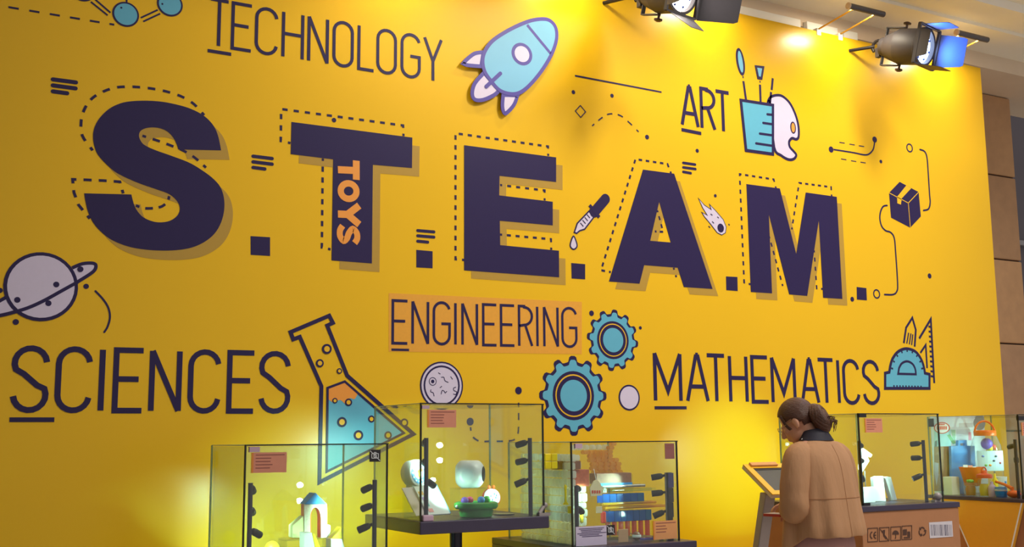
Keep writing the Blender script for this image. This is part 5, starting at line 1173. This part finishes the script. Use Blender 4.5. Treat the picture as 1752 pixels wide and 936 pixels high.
for s_ in (-1, 1): MB().ball(wp(s_*.095, .045, .045), (.052, .13, .045), 20, 12, Rz).build('shoe', SHOE, person, True)
# hair: cap over the skull, parted to leave the ear free, loose bun with stray strands
hb_ = MB(); n, m_ = 40, 22; vs = []; fs = []
for i in range(m_+1):
    th = PI*i/m_
    for j in range(n):
        a = 2*PI*j/n
        x, y, z = math.sin(th)*math.cos(a), math.sin(th)*math.sin(a), math.cos(th)
        g_ = 1+.012*math.sin(a*16+z*6)
        vs.append(Vector((x*.080*g_, -.014+y*.097*g_, .030+z*.091*g_)))
keep = lambda v: not ((v.y > .050 and v.z < .056) or (v.y > -.006 and v.z < .014) or (v.z < -.055 and v.y > -.04) or (v.y > -.03 and v.z < -.016))
for i in range(m_):
    for j in range(n):
        f = (i*n+j, i*n+(j+1) % n, (i+1)*n+(j+1) % n, (i+1)*n+j)
        if sum(keep(vs[k]) for k in f) >= 3: fs.append(f)
hb_.add([PO+Rz @ (HC+HR @ v) for v in vs], fs)
hair = hb_.build('hair', HAIR, person, True); so = hair.modifiers.new('solid', 'SOLIDIFY'); so.thickness = .010; so.offset = -1
def hw(x, y, z): return PO+Rz @ hp(x, y, z)
BC = Vector((.008, -.114, -.044)); bn = MB()
for k in range(9):
    ph = k*2*PI/9; pts = []
    for i in range(25):
        a = 2*PI*i/24; rr_ = .055+.009*math.sin(2*a+ph); tube_r = .020
        pts.append(hw(BC.x+(rr_*math.cos(a))*.95+.008*math.sin(ph), BC.y+.020*math.sin(ph+a*1.0), BC.z+rr_*math.sin(a)+.010*math.cos(ph)))
    bn.tube(pts, .0165, 8)
bn.ball(hw(BC.x, BC.y, BC.z), (.054, .042, .054), 20, 12, Rz @ HR)
bn.build('hair_bun', HAIR, hair, True)
for k in range(12):
    random.seed(40+k); a = random.uniform(-2.4, .4); b0_ = Vector((BC.x+random.uniform(-.02, .03), BC.y-.02, BC.z+random.uniform(-.045, .0)))
    e_ = b0_+Vector((random.uniform(-.03, .035), -.018-random.uniform(0, .012), random.uniform(-.035, -.01))); mid = (b0_+e_)/2+Vector((random.uniform(-.02, .03), -.028, -.004))
    MB().tube([Vector(p) for p in spline([hw(*b0_), hw(*mid), hw(*e_), hw(*(e_+Vector((0, .02, -.02))))], 5)], .0016, 5).build('stray_strand', HAIR, hair, True)
for k in range(6):                       # loose locks before the ears
    s_ = -1 if k < 4 else 1; o_ = .004*k
    MB().tube([Vector(p) for p in spline([hw(s_*.060, .052-o_, .062), hw(s_*(.072+.001*k), .050-o_, .030), hw(s_*(.068+.002*k), .048-o_, -.004), hw(s_*(.066+.003*(k % 3)), .040-o_, -.030)], 5)], .0020, 5).build('loose_lock', HAIR, hair, True)
gl = MB()
for s_ in (-1, 1):
    gl.tube([hw(s_*.030+.022*math.cos(2*PI*i/20), .098, -.004+.019*math.sin(2*PI*i/20)) for i in range(21)], .0014, 6)
    gl.tube([hw(s_*.052, .097, 0), hw(s_*.072, .06, .003), hw(s_*.076, -.008, .006)], .0014, 6)
gl.tube([hw(-.009, .100, 0), hw(.009, .100, 0)], .0014, 6)
gl.build('glasses', mat('silver_wire', (210, 206, 200), .25, .9), person, True)
# booklet in the left hand
p = wp(*(WL+Vector((.03, .10, -.030)))); bk = thing('booklet', 'small red and white booklet held in the left hand', 'booklet', tuple(p))
u_, v_ = Rz @ Vector((1, .1, 0)), Rz @ Vector((-.1, 1, .0))
MB().obox(p, u_*.045, v_*.045, Vector((0, 0, .006))).build('cover', mat('booklet_red', (190, 66, 48), .5), bk, bev=.001); MB().obox(p+Vector((0, 0, .0065)), u_*.042, v_*.042, Vector((0, 0, .0012))).build('page', mat('booklet_page', (222, 216, 212), .6), bk)

# drop the helper property used while building
for o in bpy.data.objects:
    if '_o' in o: del o['_o']
